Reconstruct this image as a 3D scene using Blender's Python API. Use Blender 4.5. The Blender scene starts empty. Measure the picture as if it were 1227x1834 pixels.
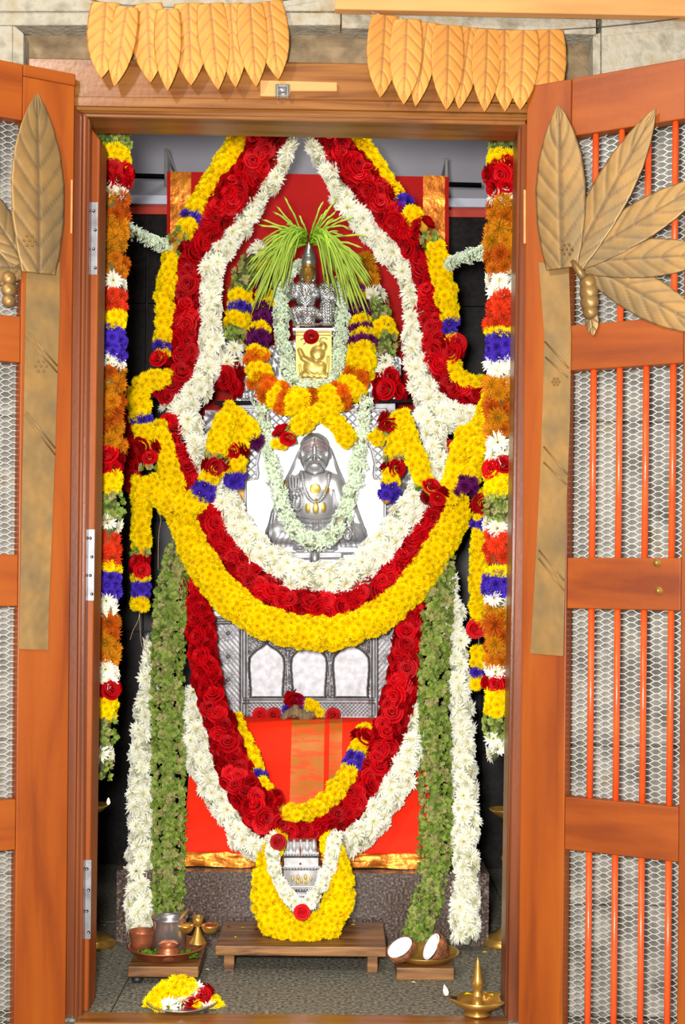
import bpy, bmesh, math, random
import numpy as np
from mathutils import Vector, Matrix
random.seed(7); rng = np.random.default_rng(7)
sc = bpy.context.scene
COL = sc.collection
PI = math.pi
# ------------------------------------------------------------------ camera
W, H = 1227, 1834
F = 2500.0            # focal length in pixels
D = 3.30              # camera to door-frame plane (Y = 0)
HC = 1.05             # camera height
CX = 0.093
HOR = 113.0           # horizon below the picture centre (pixels)
ROLL = math.radians(0.55)
CAM = Vector((CX, -D, HC))
cd = bpy.data.cameras.new('camera'); cam = bpy.data.objects.new('camera', cd); COL.objects.link(cam)
cd.sensor_fit = 'VERTICAL'; cd.sensor_height = 36.0; cd.sensor_width = 36.0*W/H
cd.lens = F/H*36.0
cd.shift_y = HOR*math.cos(ROLL)/H; cd.shift_x = HOR*math.sin(ROLL)/H
cd.clip_start = 0.05
cam.matrix_world = Matrix.Translation(CAM) @ Matrix.Rotation(PI/2, 4, 'X') @ Matrix.Rotation(ROLL, 4, 'Z')
sc.camera = cam
# ------------------------------------------------------------------ light
w = bpy.data.worlds.new('world'); sc.world = w; w.use_nodes = True
w.node_tree.nodes['Background'].inputs[0].default_value = (1.0, 0.97, 0.93, 1)
w.node_tree.nodes['Background'].inputs[1].default_value = 0.55
def area_light(name, loc, target, size, power, color=(1, 1, 1)):
    l = bpy.data.lights.new(name, 'AREA'); l.shape = 'DISK'; l.size = size; l.energy = power; l.color = color
    o = bpy.data.objects.new(name, l); COL.objects.link(o); o.location = loc
    o.rotation_euler = (Vector(target)-Vector(loc)).to_track_quat('-Z', 'Y').to_euler()
    return o
area_light('flash_lamp', (-0.06, -3.25, 1.16), (0.02, 0.8, 1.15), 0.22, 185, (1.0, 0.985, 0.96))
area_light('hall_lamp', (-1.5, -2.6, 3.5), (0.1, 0.2, 1.2), 0.35, 60, (1.0, 0.95, 0.88))
area_light('sanctum_ceiling_lamp', (0.05, 0.55, 2.93), (0.05, 1.2, 1.6), 0.25, 9, (1.0, 0.95, 0.9))
sc.view_settings.view_transform = 'Standard'; sc.view_settings.look = 'None'
sc.view_settings.exposure = 0.0; sc.view_settings.gamma = 1.0; sc.view_settings.use_curve_mapping = False

# ------------------------------------------------------------------ pixel -> place
cR, sR = math.cos(ROLL), math.sin(ROLL)
def ray(x, y):
    dx, dy = x-W/2, y-H/2
    return (dx*cR+dy*sR)/F, 1.0, -((-dx*sR+dy*cR)-HOR)/F
def P(x, y, Y):                        # point seen at pixel (x, y) on the plane at depth Y
    r = ray(x, y); d = D+Y
    return Vector((CX+r[0]*d, Y, HC+r[2]*d))
def PA(x, y, Y):                       # the same for arrays
    dx, dy = x-W/2, y-H/2; d = D+Y
    return np.stack([CX+(dx*cR+dy*sR)/F*d, Y+0*dx, HC-((-dx*sR+dy*cR)-HOR)/F*d], -1)
def S(Y): return (D+Y)/F               # metres per pixel at depth Y
def floorY(x, y, z=0.0):               # depth where the pixel meets height z
    r = ray(x, y); return (z-HC)/r[2]-D

# ------------------------------------------------------------------ materials
def new_mat(name):
    m = bpy.data.materials.new(name); m.use_nodes = True
    nt = m.node_tree; return m, nt, nt.nodes['Principled BSDF']
def N(nt, t, **kw):
    n = nt.nodes.new(t)
    for k, v in kw.items(): setattr(n, k, v)
    return n
def ramp(nt, cols):
    r = N(nt, 'ShaderNodeValToRGB'); e = r.color_ramp.elements
    while len(e) < len(cols): e.new(0.5)
    for i, (p, c) in enumerate(cols):
        e[i].position = p; e[i].color = (*c, 1)
    return r
def s2l(r, g, b):
    f = lambda c: (c/255/12.92) if c/255 <= .04045 else ((c/255+.055)/1.055)**2.4
    return (f(r), f(g), f(b))
def noise_mat(name, cols, scale=(8, 8, 8), rough=.5, metal=0., bump=0., bscale=60., detail=6, dist=0., spec=.5):
    m, nt, b = new_mat(name)
    tc = N(nt, 'ShaderNodeTexCoord'); mp = N(nt, 'ShaderNodeMapping'); mp.inputs['Scale'].default_value = scale
    nz = N(nt, 'ShaderNodeTexNoise'); nz.inputs['Scale'].default_value = 1; nz.inputs['Detail'].default_value = detail
    nz.inputs['Distortion'].default_value = dist
    nt.links.new(tc.outputs['Object'], mp.inputs[0]); nt.links.new(mp.outputs[0], nz.inputs[0])
    r = ramp(nt, cols); nt.links.new(nz.outputs[0], r.inputs[0]); nt.links.new(r.outputs[0], b.inputs['Base Color'])
    b.inputs['Roughness'].default_value = rough; b.inputs['Metallic'].default_value = metal
    b.inputs['Specular IOR Level'].default_value = spec
    if bump:
        n2 = N(nt, 'ShaderNodeTexNoise'); n2.inputs['Scale'].default_value = bscale; n2.inputs['Detail'].default_value = 4
        nt.links.new(tc.outputs['Object'], n2.inputs[0])
        bp = N(nt, 'ShaderNodeBump'); bp.inputs['Strength'].default_value = bump; bp.inputs['Distance'].default_value = .01
        nt.links.new(n2.outputs[0], bp.inputs['Height']); nt.links.new(bp.outputs[0], b.inputs['Normal'])
    return m
def flower_mat(name, base, tip, var=.25, rough=.6, dark=None, trans=.25):
    """petal colour from base to tip, with a small change from flower to flower"""
    m, nt, b = new_mat(name)
    at = N(nt, 'ShaderNodeAttribute', attribute_name='tip')
    oi = N(nt, 'ShaderNodeObjectInfo')
    mx = N(nt, 'ShaderNodeMix', data_type='RGBA'); nt.links.new(at.outputs['Fac'], mx.inputs[0])
    mx.inputs[6].default_value = (*base, 1); mx.inputs[7].default_value = (*tip, 1)
    hs = N(nt, 'ShaderNodeHueSaturation'); nt.links.new(mx.outputs[2], hs.inputs['Color'])
    mr = N(nt, 'ShaderNodeMapRange'); nt.links.new(oi.outputs['Random'], mr.inputs[0])
    mr.inputs[3].default_value = 1-var; mr.inputs[4].default_value = 1+var*.4
    nt.links.new(mr.outputs[0], hs.inputs['Value'])
    if dark:
        m2 = N(nt, 'ShaderNodeMix', data_type='RGBA'); r2 = ramp(nt, [(.55, (0, 0, 0)), (.9, (1, 1, 1))])
        nt.links.new(oi.outputs['Random'], r2.inputs[0]); nt.links.new(r2.outputs[0], m2.inputs[0])
        nt.links.new(hs.outputs[0], m2.inputs[6]); m2.inputs[7].default_value = (*dark, 1)
        col = m2.outputs[2]
    else: col = hs.outputs[0]
    nt.links.new(col, b.inputs['Base Color'])
    b.inputs['Roughness'].default_value = rough; b.inputs['Specular IOR Level'].default_value = .1
    tr = N(nt, 'ShaderNodeBsdfTranslucent'); nt.links.new(col, tr.inputs[0])
    ms = N(nt, 'ShaderNodeMixShader'); ms.inputs[0].default_value = trans
    nt.links.new(b.outputs[0], ms.inputs[1]); nt.links.new(tr.outputs[0], ms.inputs[2])
    nt.links.new(ms.outputs[0], nt.nodes['Material Output'].inputs[0])
    return m
def metal_mat(name, col, dirt, rough=.3, scale=30, amount=.6, metal=1., paint=True, bump=.0):
    """metal with uneven tarnish; the mesh attribute 'paint' gives red paint, gilding and dirt in the chasing"""
    m, nt, b = new_mat(name)
    tc = N(nt, 'ShaderNodeTexCoord'); nz = N(nt, 'ShaderNodeTexNoise'); nz.inputs['Scale'].default_value = scale; nz.inputs['Detail'].default_value = 6
    nt.links.new(tc.outputs['Object'], nz.inputs[0])
    r = ramp(nt, [(.35, (0, 0, 0)), (.75, (amount,)*3)]); nt.links.new(nz.outputs[0], r.inputs[0])
    mx = N(nt, 'ShaderNodeMix', data_type='RGBA'); nt.links.new(r.outputs[0], mx.inputs[0])
    mx.inputs[6].default_value = (*col, 1); mx.inputs[7].default_value = (*dirt, 1)
    out = mx.outputs[2]
    b.inputs['Metallic'].default_value = metal; b.inputs['Roughness'].default_value = rough
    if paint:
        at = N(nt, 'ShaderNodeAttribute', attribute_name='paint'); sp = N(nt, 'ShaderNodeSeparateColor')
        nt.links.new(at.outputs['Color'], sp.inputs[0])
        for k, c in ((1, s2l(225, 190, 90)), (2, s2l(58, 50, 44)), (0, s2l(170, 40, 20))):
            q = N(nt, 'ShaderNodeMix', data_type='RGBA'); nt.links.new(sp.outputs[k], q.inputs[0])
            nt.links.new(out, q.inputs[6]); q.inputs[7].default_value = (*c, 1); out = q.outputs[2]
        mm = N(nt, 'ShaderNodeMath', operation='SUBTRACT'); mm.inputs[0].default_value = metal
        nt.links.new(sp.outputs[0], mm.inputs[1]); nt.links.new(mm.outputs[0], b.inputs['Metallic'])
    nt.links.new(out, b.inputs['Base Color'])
    if bump:
        n2 = N(nt, 'ShaderNodeTexNoise'); n2.inputs['Scale'].default_value = scale*1.3
        nt.links.new(tc.outputs['Object'], n2.inputs[0])
        bp = N(nt, 'ShaderNodeBump'); bp.inputs['Strength'].default_value = bump; bp.inputs['Distance'].default_value = .01
        nt.links.new(n2.outputs[0], bp.inputs['Height']); nt.links.new(bp.outputs[0], b.inputs['Normal'])
    return m
M = {}
wc = [(.3, s2l(112, 46, 8)), (.5, s2l(141, 65, 11)), (.68, s2l(152, 76, 15)), (.85, s2l(100, 38, 8))]
M['wood_v'] = noise_mat('polished_orange_wood', wc, (14, 14, 1.6), .42, bump=.06, bscale=40, dist=.4, spec=.25)
M['wood_h'] = noise_mat('polished_orange_wood_rail', wc, (1.6, 14, 14), .42, bump=.06, bscale=40, dist=.4, spec=.25)
fc = [(.3, s2l(86, 38, 14)), (.55, s2l(118, 58, 22)), (.8, s2l(132, 70, 30))]
M['frame_v'] = noise_mat('brown_frame_wood', fc, (20, 20, 1.5), .28, bump=.03)
M['frame_h'] = noise_mat('brown_frame_wood_beam', [(.3, s2l(100, 54, 20)), (.55, s2l(140, 88, 38)), (.8, s2l(154, 100, 48))], (2, 20, 30), .3, bump=.05, dist=1.2)
M['pale_wood'] = noise_mat('pale_raw_wood', [(.3, s2l(186, 124, 66)), (.7, s2l(208, 148, 84))], (3, 20, 20), .6)
M['stool_wood'] = noise_mat('worn_brown_wood', [(.3, s2l(62, 34, 14)), (.48, s2l(118, 76, 34)), (.7, s2l(158, 110, 58))], (3, 26, 26), .5, bump=.15, bscale=30, dist=1.6)
M['stone'] = noise_mat('rough_grey_stone', [(.25, s2l(80, 75, 64)), (.45, s2l(124, 120, 110)), (.6, s2l(152, 147, 135)), (.8, s2l(116, 100, 70))], (14, 14, 14), .9, bump=1.0, bscale=45, detail=9)
M['stone_trim'] = noise_mat('grey_dressed_stone', [(.3, s2l(124, 114, 92)), (.5, s2l(164, 156, 138)), (.75, s2l(146, 128, 92))], (20, 20, 20), .85, bump=.5, bscale=90, detail=9)
M['stone_brown'] = noise_mat('brown_weathered_stone', [(.3, s2l(88, 72, 50)), (.55, s2l(134, 112, 82)), (.8, s2l(150, 130, 100))], (18, 18, 18), .85, bump=.5, bscale=80, detail=9)
M['floor'] = noise_mat('grey_speckled_granite_floor', [(.34, s2l(66, 62, 52)), (.5, s2l(112, 107, 93)), (.66, s2l(150, 145, 130))], (110, 110, 110), .55, bump=.3, bscale=120, detail=5)
M['granite'] = noise_mat('brown_speckled_granite', [(.33, s2l(38, 27, 23)), (.48, s2l(74, 58, 50)), (.58, s2l(98, 82, 72)), (.72, s2l(140, 126, 114))], (150, 150, 150), .3, detail=3)
M['black_granite'] = noise_mat('black_polished_granite', [(.35, s2l(13, 10, 9)), (.7, s2l(33, 27, 26))], (60, 60, 60), .3, detail=4, spec=.3)
M['grey_paint'] = noise_mat('grey_wall_paint', [(.3, s2l(118, 116, 124)), (.7, s2l(134, 132, 140))], (3, 3, 3), .5)
M['pale_paint'] = noise_mat('pale_grey_painted_strip', [(.3, s2l(176, 178, 190)), (.7, s2l(190, 192, 204))], (5, 5, 5), .5)
M['red_paint'] = noise_mat('dull_red_painted_strip', [(.3, s2l(170, 40, 20)), (.7, s2l(190, 52, 28))], (5, 5, 5), .5)
M['dark_plaster'] = noise_mat('dark_plaster', [(.3, s2l(52, 44, 42)), (.7, s2l(72, 62, 58))], (4, 4, 4), .8)
M['silver'] = metal_mat('silver_sheet', s2l(222, 222, 226), s2l(182, 180, 176), .4, 25, .6, .68)
M['silver_fine'] = metal_mat('polished_cast_silver', s2l(226, 226, 228), s2l(170, 166, 160), .27, 60, .7, .9)
M['silver_old'] = metal_mat('tarnished_silver', s2l(154, 151, 154), s2l(112, 107, 106), .48, 45, .8, .7)
M['gold'] = metal_mat('gilded_metal', s2l(222, 190, 100), s2l(190, 150, 70), .42, 30, .5, .6)
M['old_gold'] = metal_mat('dark_gilt', s2l(168, 124, 46), s2l(120, 85, 30), .45, 40, .6, .5)
M['brass'] = metal_mat('polished_brass', s2l(205, 160, 78), s2l(150, 105, 45), .3, 25, .6, .75, paint=False)
M['brass_sheet'] = metal_mat('aged_brass_sheet', s2l(154, 117, 64), s2l(112, 94, 64), .48, 11, 1., .55, bump=.3)
M['brass_leaf'] = metal_mat('orange_brass_leaf', s2l(204, 138, 56), s2l(184, 110, 38), .5, 16, .8, .35)
M['copper'] = metal_mat('worn_copper', s2l(196, 118, 80), s2l(140, 74, 46), .36, 20, .7, .65, paint=False)
M['steel'] = metal_mat('brushed_steel', s2l(190, 188, 184), s2l(150, 146, 140), .28, 20, .4, .85, paint=False)
M['dark_steel'] = metal_mat('dark_rod_steel', s2l(120, 122, 124), s2l(80, 80, 80), .3, 20, .4, paint=False)
M['wire'] = metal_mat('galvanised_wire', s2l(205, 202, 196), s2l(160, 156, 150), .45, 20, .5, .4, paint=False)
M['bar'] = noise_mat('orange_red_paint', [(.3, s2l(232, 72, 24)), (.7, s2l(244, 88, 34))], (20, 20, 20), .3, bump=.1)
M['black'] = noise_mat('black_rubber', [(.3, (.012, .012, .012)), (.7, (.02, .02, .02))], (9, 9, 9), .5)
M['cloth_red'] = noise_mat('scarlet_silk', [(.3, s2l(150, 6, 3)), (.7, s2l(168, 10, 4))], (5, 5, 5), .6, bump=.1, bscale=300, spec=.12)
M['cloth_orange'] = noise_mat('vermilion_silk', [(.3, s2l(226, 34, 8)), (.7, s2l(238, 46, 12))], (5, 5, 5), .65, bump=.1, bscale=300, spec=.12)
M['zari'] = metal_mat('gold_thread_brocade', s2l(226, 140, 40), s2l(170, 70, 14), .42, 30, .9, .6, paint=False, bump=.5)
M['zari_band'] = noise_mat('orange_gold_striped_brocade', [(.46, s2l(236, 82, 20)), (.52, s2l(196, 104, 24)), (.62, s2l(186, 110, 30))], (16, 20, 70), .45, metal=.25, detail=3, dist=.6)
M['thread'] = noise_mat('jute_thread', [(.3, s2l(160, 130, 90)), (.7, s2l(190, 165, 120))], (90, 90, 90), .8)
M['coir'] = noise_mat('dry_brown_fibre', [(.3, s2l(92, 72, 46)), (.7, s2l(160, 134, 96))], (120, 40, 40), .9, bump=.9, bscale=220)
M['husk'] = noise_mat('brown_coconut_husk', [(.3, s2l(96, 48, 22)), (.6, s2l(164, 98, 50)), (.8, s2l(190, 124, 70))], (60, 60, 14), .85, bump=.9, bscale=160)
M['flesh'] = noise_mat('white_coconut_flesh', [(.3, s2l(240, 240, 236)), (.7, s2l(252, 252, 250))], (9, 9, 9), .4)
M['turmeric'] = noise_mat('turmeric_paste', [(.3, s2l(190, 110, 10)), (.7, s2l(225, 150, 30))], (60, 60, 60), .7, bump=.6, bscale=150)
M['kumkum'] = noise_mat('red_vermilion_paste', [(.3, s2l(120, 12, 6)), (.7, s2l(170, 26, 12))], (60, 60, 60), .4, bump=.6, bscale=150)
M['oil'] = noise_mat('golden_oil', [(.3, s2l(120, 88, 20)), (.7, s2l(140, 104, 30))], (9, 9, 9), .08)
M['core'] = noise_mat('dull_green_stems', [(.3, s2l(52, 58, 24)), (.7, s2l(92, 96, 46))], (60, 60, 60), .9)
M['core_leaf'] = noise_mat('olive_leaf_stems', [(.3, s2l(86, 100, 40)), (.7, s2l(126, 140, 66))], (60, 60, 60), .9)
M['core_white'] = noise_mat('pale_green_stems', [(.3, s2l(120, 124, 92)), (.7, s2l(180, 180, 150))], (60, 60, 60), .9)
M['core_red'] = noise_mat('dark_red_sepals', [(.3, s2l(50, 4, 4)), (.7, s2l(90, 8, 8))], (60, 60, 60), .9)
M['core_yellow'] = noise_mat('ochre_stems', [(.3, s2l(170, 120, 4)), (.7, s2l(205, 150, 8))], (60, 60, 60), .9)
M['frond'] = flower_mat('bright_green_areca', s2l(150, 205, 30), s2l(206, 228, 100), .25)
M['flame'], _nt, _b = new_mat('lamp_flame')
_b.inputs['Emission Color'].default_value = (1, .55, .18, 1); _b.inputs['Emission Strength'].default_value = 5

KIND = {}   # flower kinds: mesh shape, material, radius in pixels
KIND['yellow'] = dict(name='yellow_chrysanthemum', shape='mum', mat=flower_mat('yellow_petals', s2l(254, 220, 0), s2l(255, 228, 2), .10), r=10.5)
KIND['white'] = dict(name='white_chrysanthemum', shape='daisy', mat=flower_mat('white_petals', s2l(246, 240, 190), s2l(252, 252, 246), .08), r=17)
KIND['rust'] = dict(name='rust_chrysanthemum', shape='mum', mat=flower_mat('rust_petals', s2l(244, 184, 30), s2l(214, 126, 20), .3, dark=s2l(186, 84, 16)), r=18)
KIND['orange'] = dict(name='orange_chrysanthemum', shape='mum', mat=flower_mat('orange_petals', s2l(240, 140, 20), s2l(224, 96, 14), .25), r=14)
KIND['redmum'] = dict(name='red_orange_chrysanthemum', shape='mum', mat=flower_mat('red_orange_petals', s2l(236, 90, 40), s2l(222, 50, 26), .25), r=16)
KIND['purple'] = dict(name='violet_aster', shape='mum', mat=flower_mat('violet_petals', s2l(60, 30, 150), s2l(92, 60, 205), .3), r=12)
KIND['plum'] = dict(name='plum_chrysanthemum', shape='mum', mat=flower_mat('plum_petals', s2l(80, 10, 70), s2l(116, 30, 104), .3), r=13)
KIND['red'] = dict(name='red_rose', shape='rose', mat=flower_mat('rose_petals', s2l(96, 0, 4), s2l(204, 6, 18), .4, .5, trans=.10), r=14)
KIND['green'] = dict(name='green_leaf_sprig', shape='leaf', mat=flower_mat('garland_leaves', s2l(128, 158, 58), s2l(186, 202, 104), .3, dark=s2l(180, 172, 112), trans=.3), r=11)
KIND['grass'] = dict(name='green_leaf_sprig', shape='leaf', mat=flower_mat('fresh_leaves', s2l(60, 110, 20), s2l(120, 170, 40), .35), r=16)
KIND['pale'] = dict(name='tuberose', shape='tube', mat=flower_mat('tuberose_petals', s2l(208, 232, 178), s2l(246, 253, 242), .06), r=9)

# ------------------------------------------------------------------ mesh helpers
def obj(name, me, mat=None, parent=None, smooth=False):
    if isinstance(me, bmesh.types.BMesh):
        m = bpy.data.meshes.new(name); me.normal_update(); me.to_mesh(m); me.free(); me = m
    if mat is not None and not me.materials: me.materials.append(M[mat] if isinstance(mat, str) else mat)
    if smooth and len(me.polygons): me.polygons.foreach_set('use_smooth', [True]*len(me.polygons))
    o = bpy.data.objects.new(name, me); COL.objects.link(o)
    if parent is not None: o.parent = parent
    return o
def pyd(name, v, f, mat=None, parent=None, smooth=False):
    me = bpy.data.meshes.new(name); me.from_pydata([tuple(p) for p in v], [], f); me.update()
    return obj(name, me, mat, parent, smooth)
def tag(o, label, cat, group=None):
    o['label'] = label; o['category'] = cat
    if group: o['group'] = group
    return o
def struct(o, label=None):
    o['kind'] = 'structure'
    if label: o['label'] = label
    return o
def thing(name, label, cat, loc=(0, 0, 0), group=None, rot=None):
    o = bpy.data.objects.new(name, None); COL.objects.link(o); o.location = loc; o.empty_display_size = .05
    if rot: o.rotation_euler = rot
    return tag(o, label, cat, group)
def keep(o, root):          # give a mesh built in world coordinates the root as parent, without moving it
    bpy_loc = root.matrix_basis.copy()
    o.parent = root; o.matrix_parent_inverse = bpy_loc.inverted(); return o
def bm_box(bm, a, b, bevel=0.):
    a = Vector(a); b = Vector(b)
    r = bmesh.ops.create_cube(bm, size=1, matrix=Matrix.Translation((a+b)/2) @ Matrix.Diagonal((*(b-a), 1)))
    if bevel:
        es = {e for v in r['verts'] for e in v.link_edges}
        bmesh.ops.bevel(bm, geom=list(es), offset=bevel, segments=2, affect='EDGES', profile=.5)
def box(name, a, b, mat, parent=None, bevel=.002):
    bm = bmesh.new(); bm_box(bm, a, b, bevel); return obj(name, bm, mat, parent)
def prism(pts, off):         # closed polygon (Vectors) extruded by a vector
    bm = bmesh.new(); off = Vector(off)
    a = [bm.verts.new(p) for p in pts]; b = [bm.verts.new(Vector(p)+off) for p in pts]; n = len(a)
    bm.faces.new(a); bm.faces.new(b[::-1])
    for i in range(n): bm.faces.new((a[i], b[i], b[(i+1) % n], a[(i+1) % n]))
    bmesh.ops.recalc_face_normals(bm, faces=bm.faces); return bm
def slab(name, px, Y, depth, mat, parent=None, bevel=.0015):
    bm = prism([P(x, y, Y) for x, y in px], (0, depth, 0))
    if bevel: bmesh.ops.bevel(bm, geom=bm.edges[:], offset=bevel, segments=1, affect='EDGES')
    return obj(name, bm, mat, parent)
def lathe(name, prof, mat, parent=None, n=32, loc=(0, 0, 0), tilt=None):
    v, f = [], []
    for r, z in prof:
        for k in range(n): v.append(Vector((max(r, 1e-5)*math.cos(2*PI*k/n), max(r, 1e-5)*math.sin(2*PI*k/n), z)))
    for i in range(len(prof)-1):
        for k in range(n): f.append((i*n+k, i*n+(k+1) % n, (i+1)*n+(k+1) % n, (i+1)*n+k))
    o = pyd(name, v, f, mat, parent, True); o.location = loc
    if tilt: o.rotation_euler = tilt
    return o
def frames(pts):
    out = []
    for i, p in enumerate(pts):
        t = (pts[min(i+1, len(pts)-1)]-pts[max(i-1, 0)]).normalized()
        a = Vector((0, -1, 0)); n2 = (a-t*a.dot(t))
        n2 = n2.normalized() if n2.length > 1e-4 else Vector((0, 0, 1)); out.append((t, t.cross(n2).normalized(), n2))
    return out
def tube_mesh(pts, rads, n=8, cap=True):
    fr = frames(pts); v, f = [], []
    for p, r, (t, a, b) in zip(pts, rads, fr):
        for k in range(n): v.append(p+(a*math.cos(2*PI*k/n)+b*math.sin(2*PI*k/n))*r)
    m = len(pts)
    for i in range(m-1):
        for k in range(n): f.append((i*n+k, i*n+(k+1) % n, (i+1)*n+(k+1) % n, (i+1)*n+k))
    if cap: f.append(tuple(range(n))[::-1]); f.append(tuple((m-1)*n+k for k in range(n)))
    return v, f
def tube(name, pts, r, mat, parent=None, n=8):
    pts = [Vector(p) for p in pts]; rads = r if isinstance(r, (list, tuple)) else [r]*len(pts)
    v, f = tube_mesh(pts, rads, n); return pyd(name, v, f, mat, parent, True)
def catmull(pts, per=14):
    pts = [np.array(p, float) for p in pts]; q = [2*pts[0]-pts[1]]+pts+[2*pts[-1]-pts[-2]]; out = []
    for i in range(1, len(q)-2):
        for k in range(per):
            t = k/per
            out.append(.5*((2*q[i])+(-q[i-1]+q[i+1])*t+(2*q[i-1]-5*q[i]+4*q[i+1]-q[i+2])*t*t+(-q[i-1]+3*q[i]-3*q[i+1]+q[i+2])*t**3))
    out.append(q[-2]); return np.array(out)

# ------------------------------------------------------------------ flowers
def flower_mesh(shape, seed):
    r = random.Random(seed); v, f, tip = [], [], []
    def petal(a, L, el, wd, lift=0., z0=0., curl=.0):
        ca, sa = math.cos(a), math.sin(a); ce, se = math.cos(el), math.sin(el)
        def pt(u, s, h=0.): # u along, s sideways
            x = .08+L*u*ce; z = z0+L*u*se+h
            return (x*ca-s*sa, x*sa+s*ca, z)
        i = len(v)
        v.extend([pt(0, 0), pt(.6, wd, .03+curl), pt(1, 0, -curl*2), pt(.6, -wd, .03+curl)]); tip.extend([0, .7, 1, .7])
        f.append((i, i+1, i+2)); f.append((i, i+2, i+3))
    if shape in ('mum', 'daisy'):
        rings = [(16, 1., -.3), (17, 1.05, .05), (16, 1.0, .4), (13, .92, .75), (10, .88, 1.05), (7, .8, 1.35)] if shape == 'mum' else \
                [(14, 1.05, -.15), (14, 1.02, .14), (12, .9, .45), (9, .66, .8), (6, .45, 1.15)]
        for n, L, el in rings:
            o = r.random()*6
            for k in range(n):
                petal(o+2*PI*k/n+r.uniform(-.12, .12), L*r.uniform(.85, 1.1), el+r.uniform(-.14, .14),
                      (.12 if shape == 'mum' else .125)*r.uniform(.85, 1.15), curl=.03)
    elif shape == 'rose':
        for n, r0, r1, z0, z1, span in ((5, .30, 1.08, -.25, .38, 1.9), (4, .26, .80, -.1, .72, 2.1), (3, .16, .52, 0, .9, 2.6), (2, .06, .26, .1, .95, 3.4)):
            o = r.random()*6
            for k in range(n):
                a0 = o+2*PI*k/n+r.uniform(-.15, .15); i = len(v); nu, nv = 5, 3; off = .10*r.random(); zo = r.uniform(-.1, .1)
                for a in range(nu+1):
                    for b in range(nv+1):
                        u = a/nu-.5; t = b/nv; ang = a0+u*span+.12*t
                        rad = r0+(r1-r0)*t**.8+off+(.09 if t == 1 else 0)*(1-abs(2*u))+.06*u
                        z = z0+(z1-z0)*math.sin(t*PI/2)-(.5*abs(u)**2.2)*(z1-z0)*t*1.2-(.12 if t == 1 else 0)+zo*t
                        v.append((rad*math.cos(ang), rad*math.sin(ang), z)); tip.append(t)
                for a in range(nu):
                    for b in range(nv):
                        q = i+a*(nv+1)+b; f.append((q, q+nv+1, q+nv+2, q+1))
        i = len(v); v.append((0, 0, .55)); tip.append(.3)
        for k in range(8): v.append((.3*math.cos(k*PI/4), .3*math.sin(k*PI/4), .42)); tip.append(.1)
        for k in range(8): f.append((i, i+1+k, i+1+(k+1) % 8))
    elif shape == 'tube':
        for k in range(3):
            a = r.random()*6; cx, cy = .45*math.cos(a+k*2.1), .45*math.sin(a+k*2.1); zz = r.uniform(-.1, .35); o = r.random()*6
            for ring, (n, L, el) in enumerate(((5, .75, .1), (4, .6, .6))):
                for j in range(n):
                    i0 = len(v); petal(o+ring*.6+2*PI*j/n, L, el+r.uniform(-.2, .2), .17, curl=.04)
                    for q in range(i0, len(v)): v[q] = (v[q][0]+cx, v[q][1]+cy, v[q][2]+zz)
    elif shape == 'leaf':
        for k in range(9):
            a = 2*PI*k/9*2+r.uniform(-.4, .4); el = r.uniform(.3, 1.4); L = r.uniform(.8, 1.3); wd = L*r.uniform(.22, .42); fold = r.uniform(.1, .3)
            ca, sa, ce, se = math.cos(a), math.sin(a), math.cos(el), math.sin(el); tw = r.uniform(-.6, .6); tv = r.random()
            i = len(v); out = [(0, 0), (.25, .45), (.32, .95), (.5, .6), (.62, 1.), (.78, .5), (1, 0)]
            P2 = [(u, s*wd, fold*abs(s)*wd) for u, s in out]+[(u, -s*wd, fold*abs(s)*wd) for u, s in out[-2:0:-1]]
            for u, s, h in P2:
                s2 = s*math.cos(tw)-h*math.sin(tw); h2 = s*math.sin(tw)+h*math.cos(tw)
                x = u*L*ce-h2*se; z = u*L*se+h2*ce-.25*u*u+.05*math.sin(9*u+6*s)
                v.append((x*ca-s2*sa, x*sa+s2*ca, z)); tip.append(tv)
            n = len(P2); v.append((.5*L*ce*ca, .5*L*ce*sa, .5*L*se-.06)); tip.append(tv*.7)
            for j in range(n): f.append((i+j, i+(j+1) % n, i+n))
    me = bpy.data.meshes.new(shape); me.from_pydata(v, [], f); me.update()
    at = me.attributes.new('tip', 'FLOAT', 'POINT'); at.data.foreach_set('value', tip)
    if shape == 'rose': me.polygons.foreach_set('use_smooth', [True]*len(me.polygons))
    return me
SHAPES = {s: [flower_mesh(s, 11*i+3) for i in range(5)] for s in ('mum', 'daisy', 'rose', 'tube', 'leaf')}
for k, d in KIND.items():
    d['me'] = []
    for m0 in SHAPES[d['shape']]:
        m1 = m0.copy(); m1.name = d['name']; m1.materials.append(d['mat']); d['me'].append(m1)
def add_flowers(root, lst):
    """lst of (kind, position, outward direction, radius): every flower an object of its own, beyond 300 of a kind joined"""
    by = {}
    for it in lst: by.setdefault(KIND[it[0]]['name'], []).append(it)
    inv = root.matrix_basis.inverted()
    for nm, L in by.items():
        L.sort(key=lambda t: t[2].y); rest = L[300:]
        def mtx(p, n, r):
            n = (n+Vector((random.uniform(-.45, .45), random.uniform(-.3, .3), random.uniform(-.45, .45)))).normalized()
            return Matrix.Translation(p) @ n.to_track_quat('Z', 'Y').to_matrix().to_4x4() @ Matrix.Rotation(random.random()*6.28, 4, 'Z') @ Matrix.Scale(r, 4)
        for kind, p, n, r in L[:300]:
            o = bpy.data.objects.new(nm, random.choice(KIND[kind]['me'])); COL.objects.link(o)
            o.parent = root; o.matrix_basis = inv @ mtx(p, n, r)
        if rest:
            bm = bmesh.new()
            for kind, p, n, r in rest:
                k = len(bm.verts); me = random.choice(KIND[kind]['me']); bm.from_mesh(me); bm.verts.ensure_lookup_table()
                bmesh.ops.transform(bm, matrix=inv @ mtx(p, n, r), verts=bm.verts[k:])
            o = obj(nm+'_remainder', bm, KIND[rest[0][0]]['mat'], root); o['kind'] = 'stuff'
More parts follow.
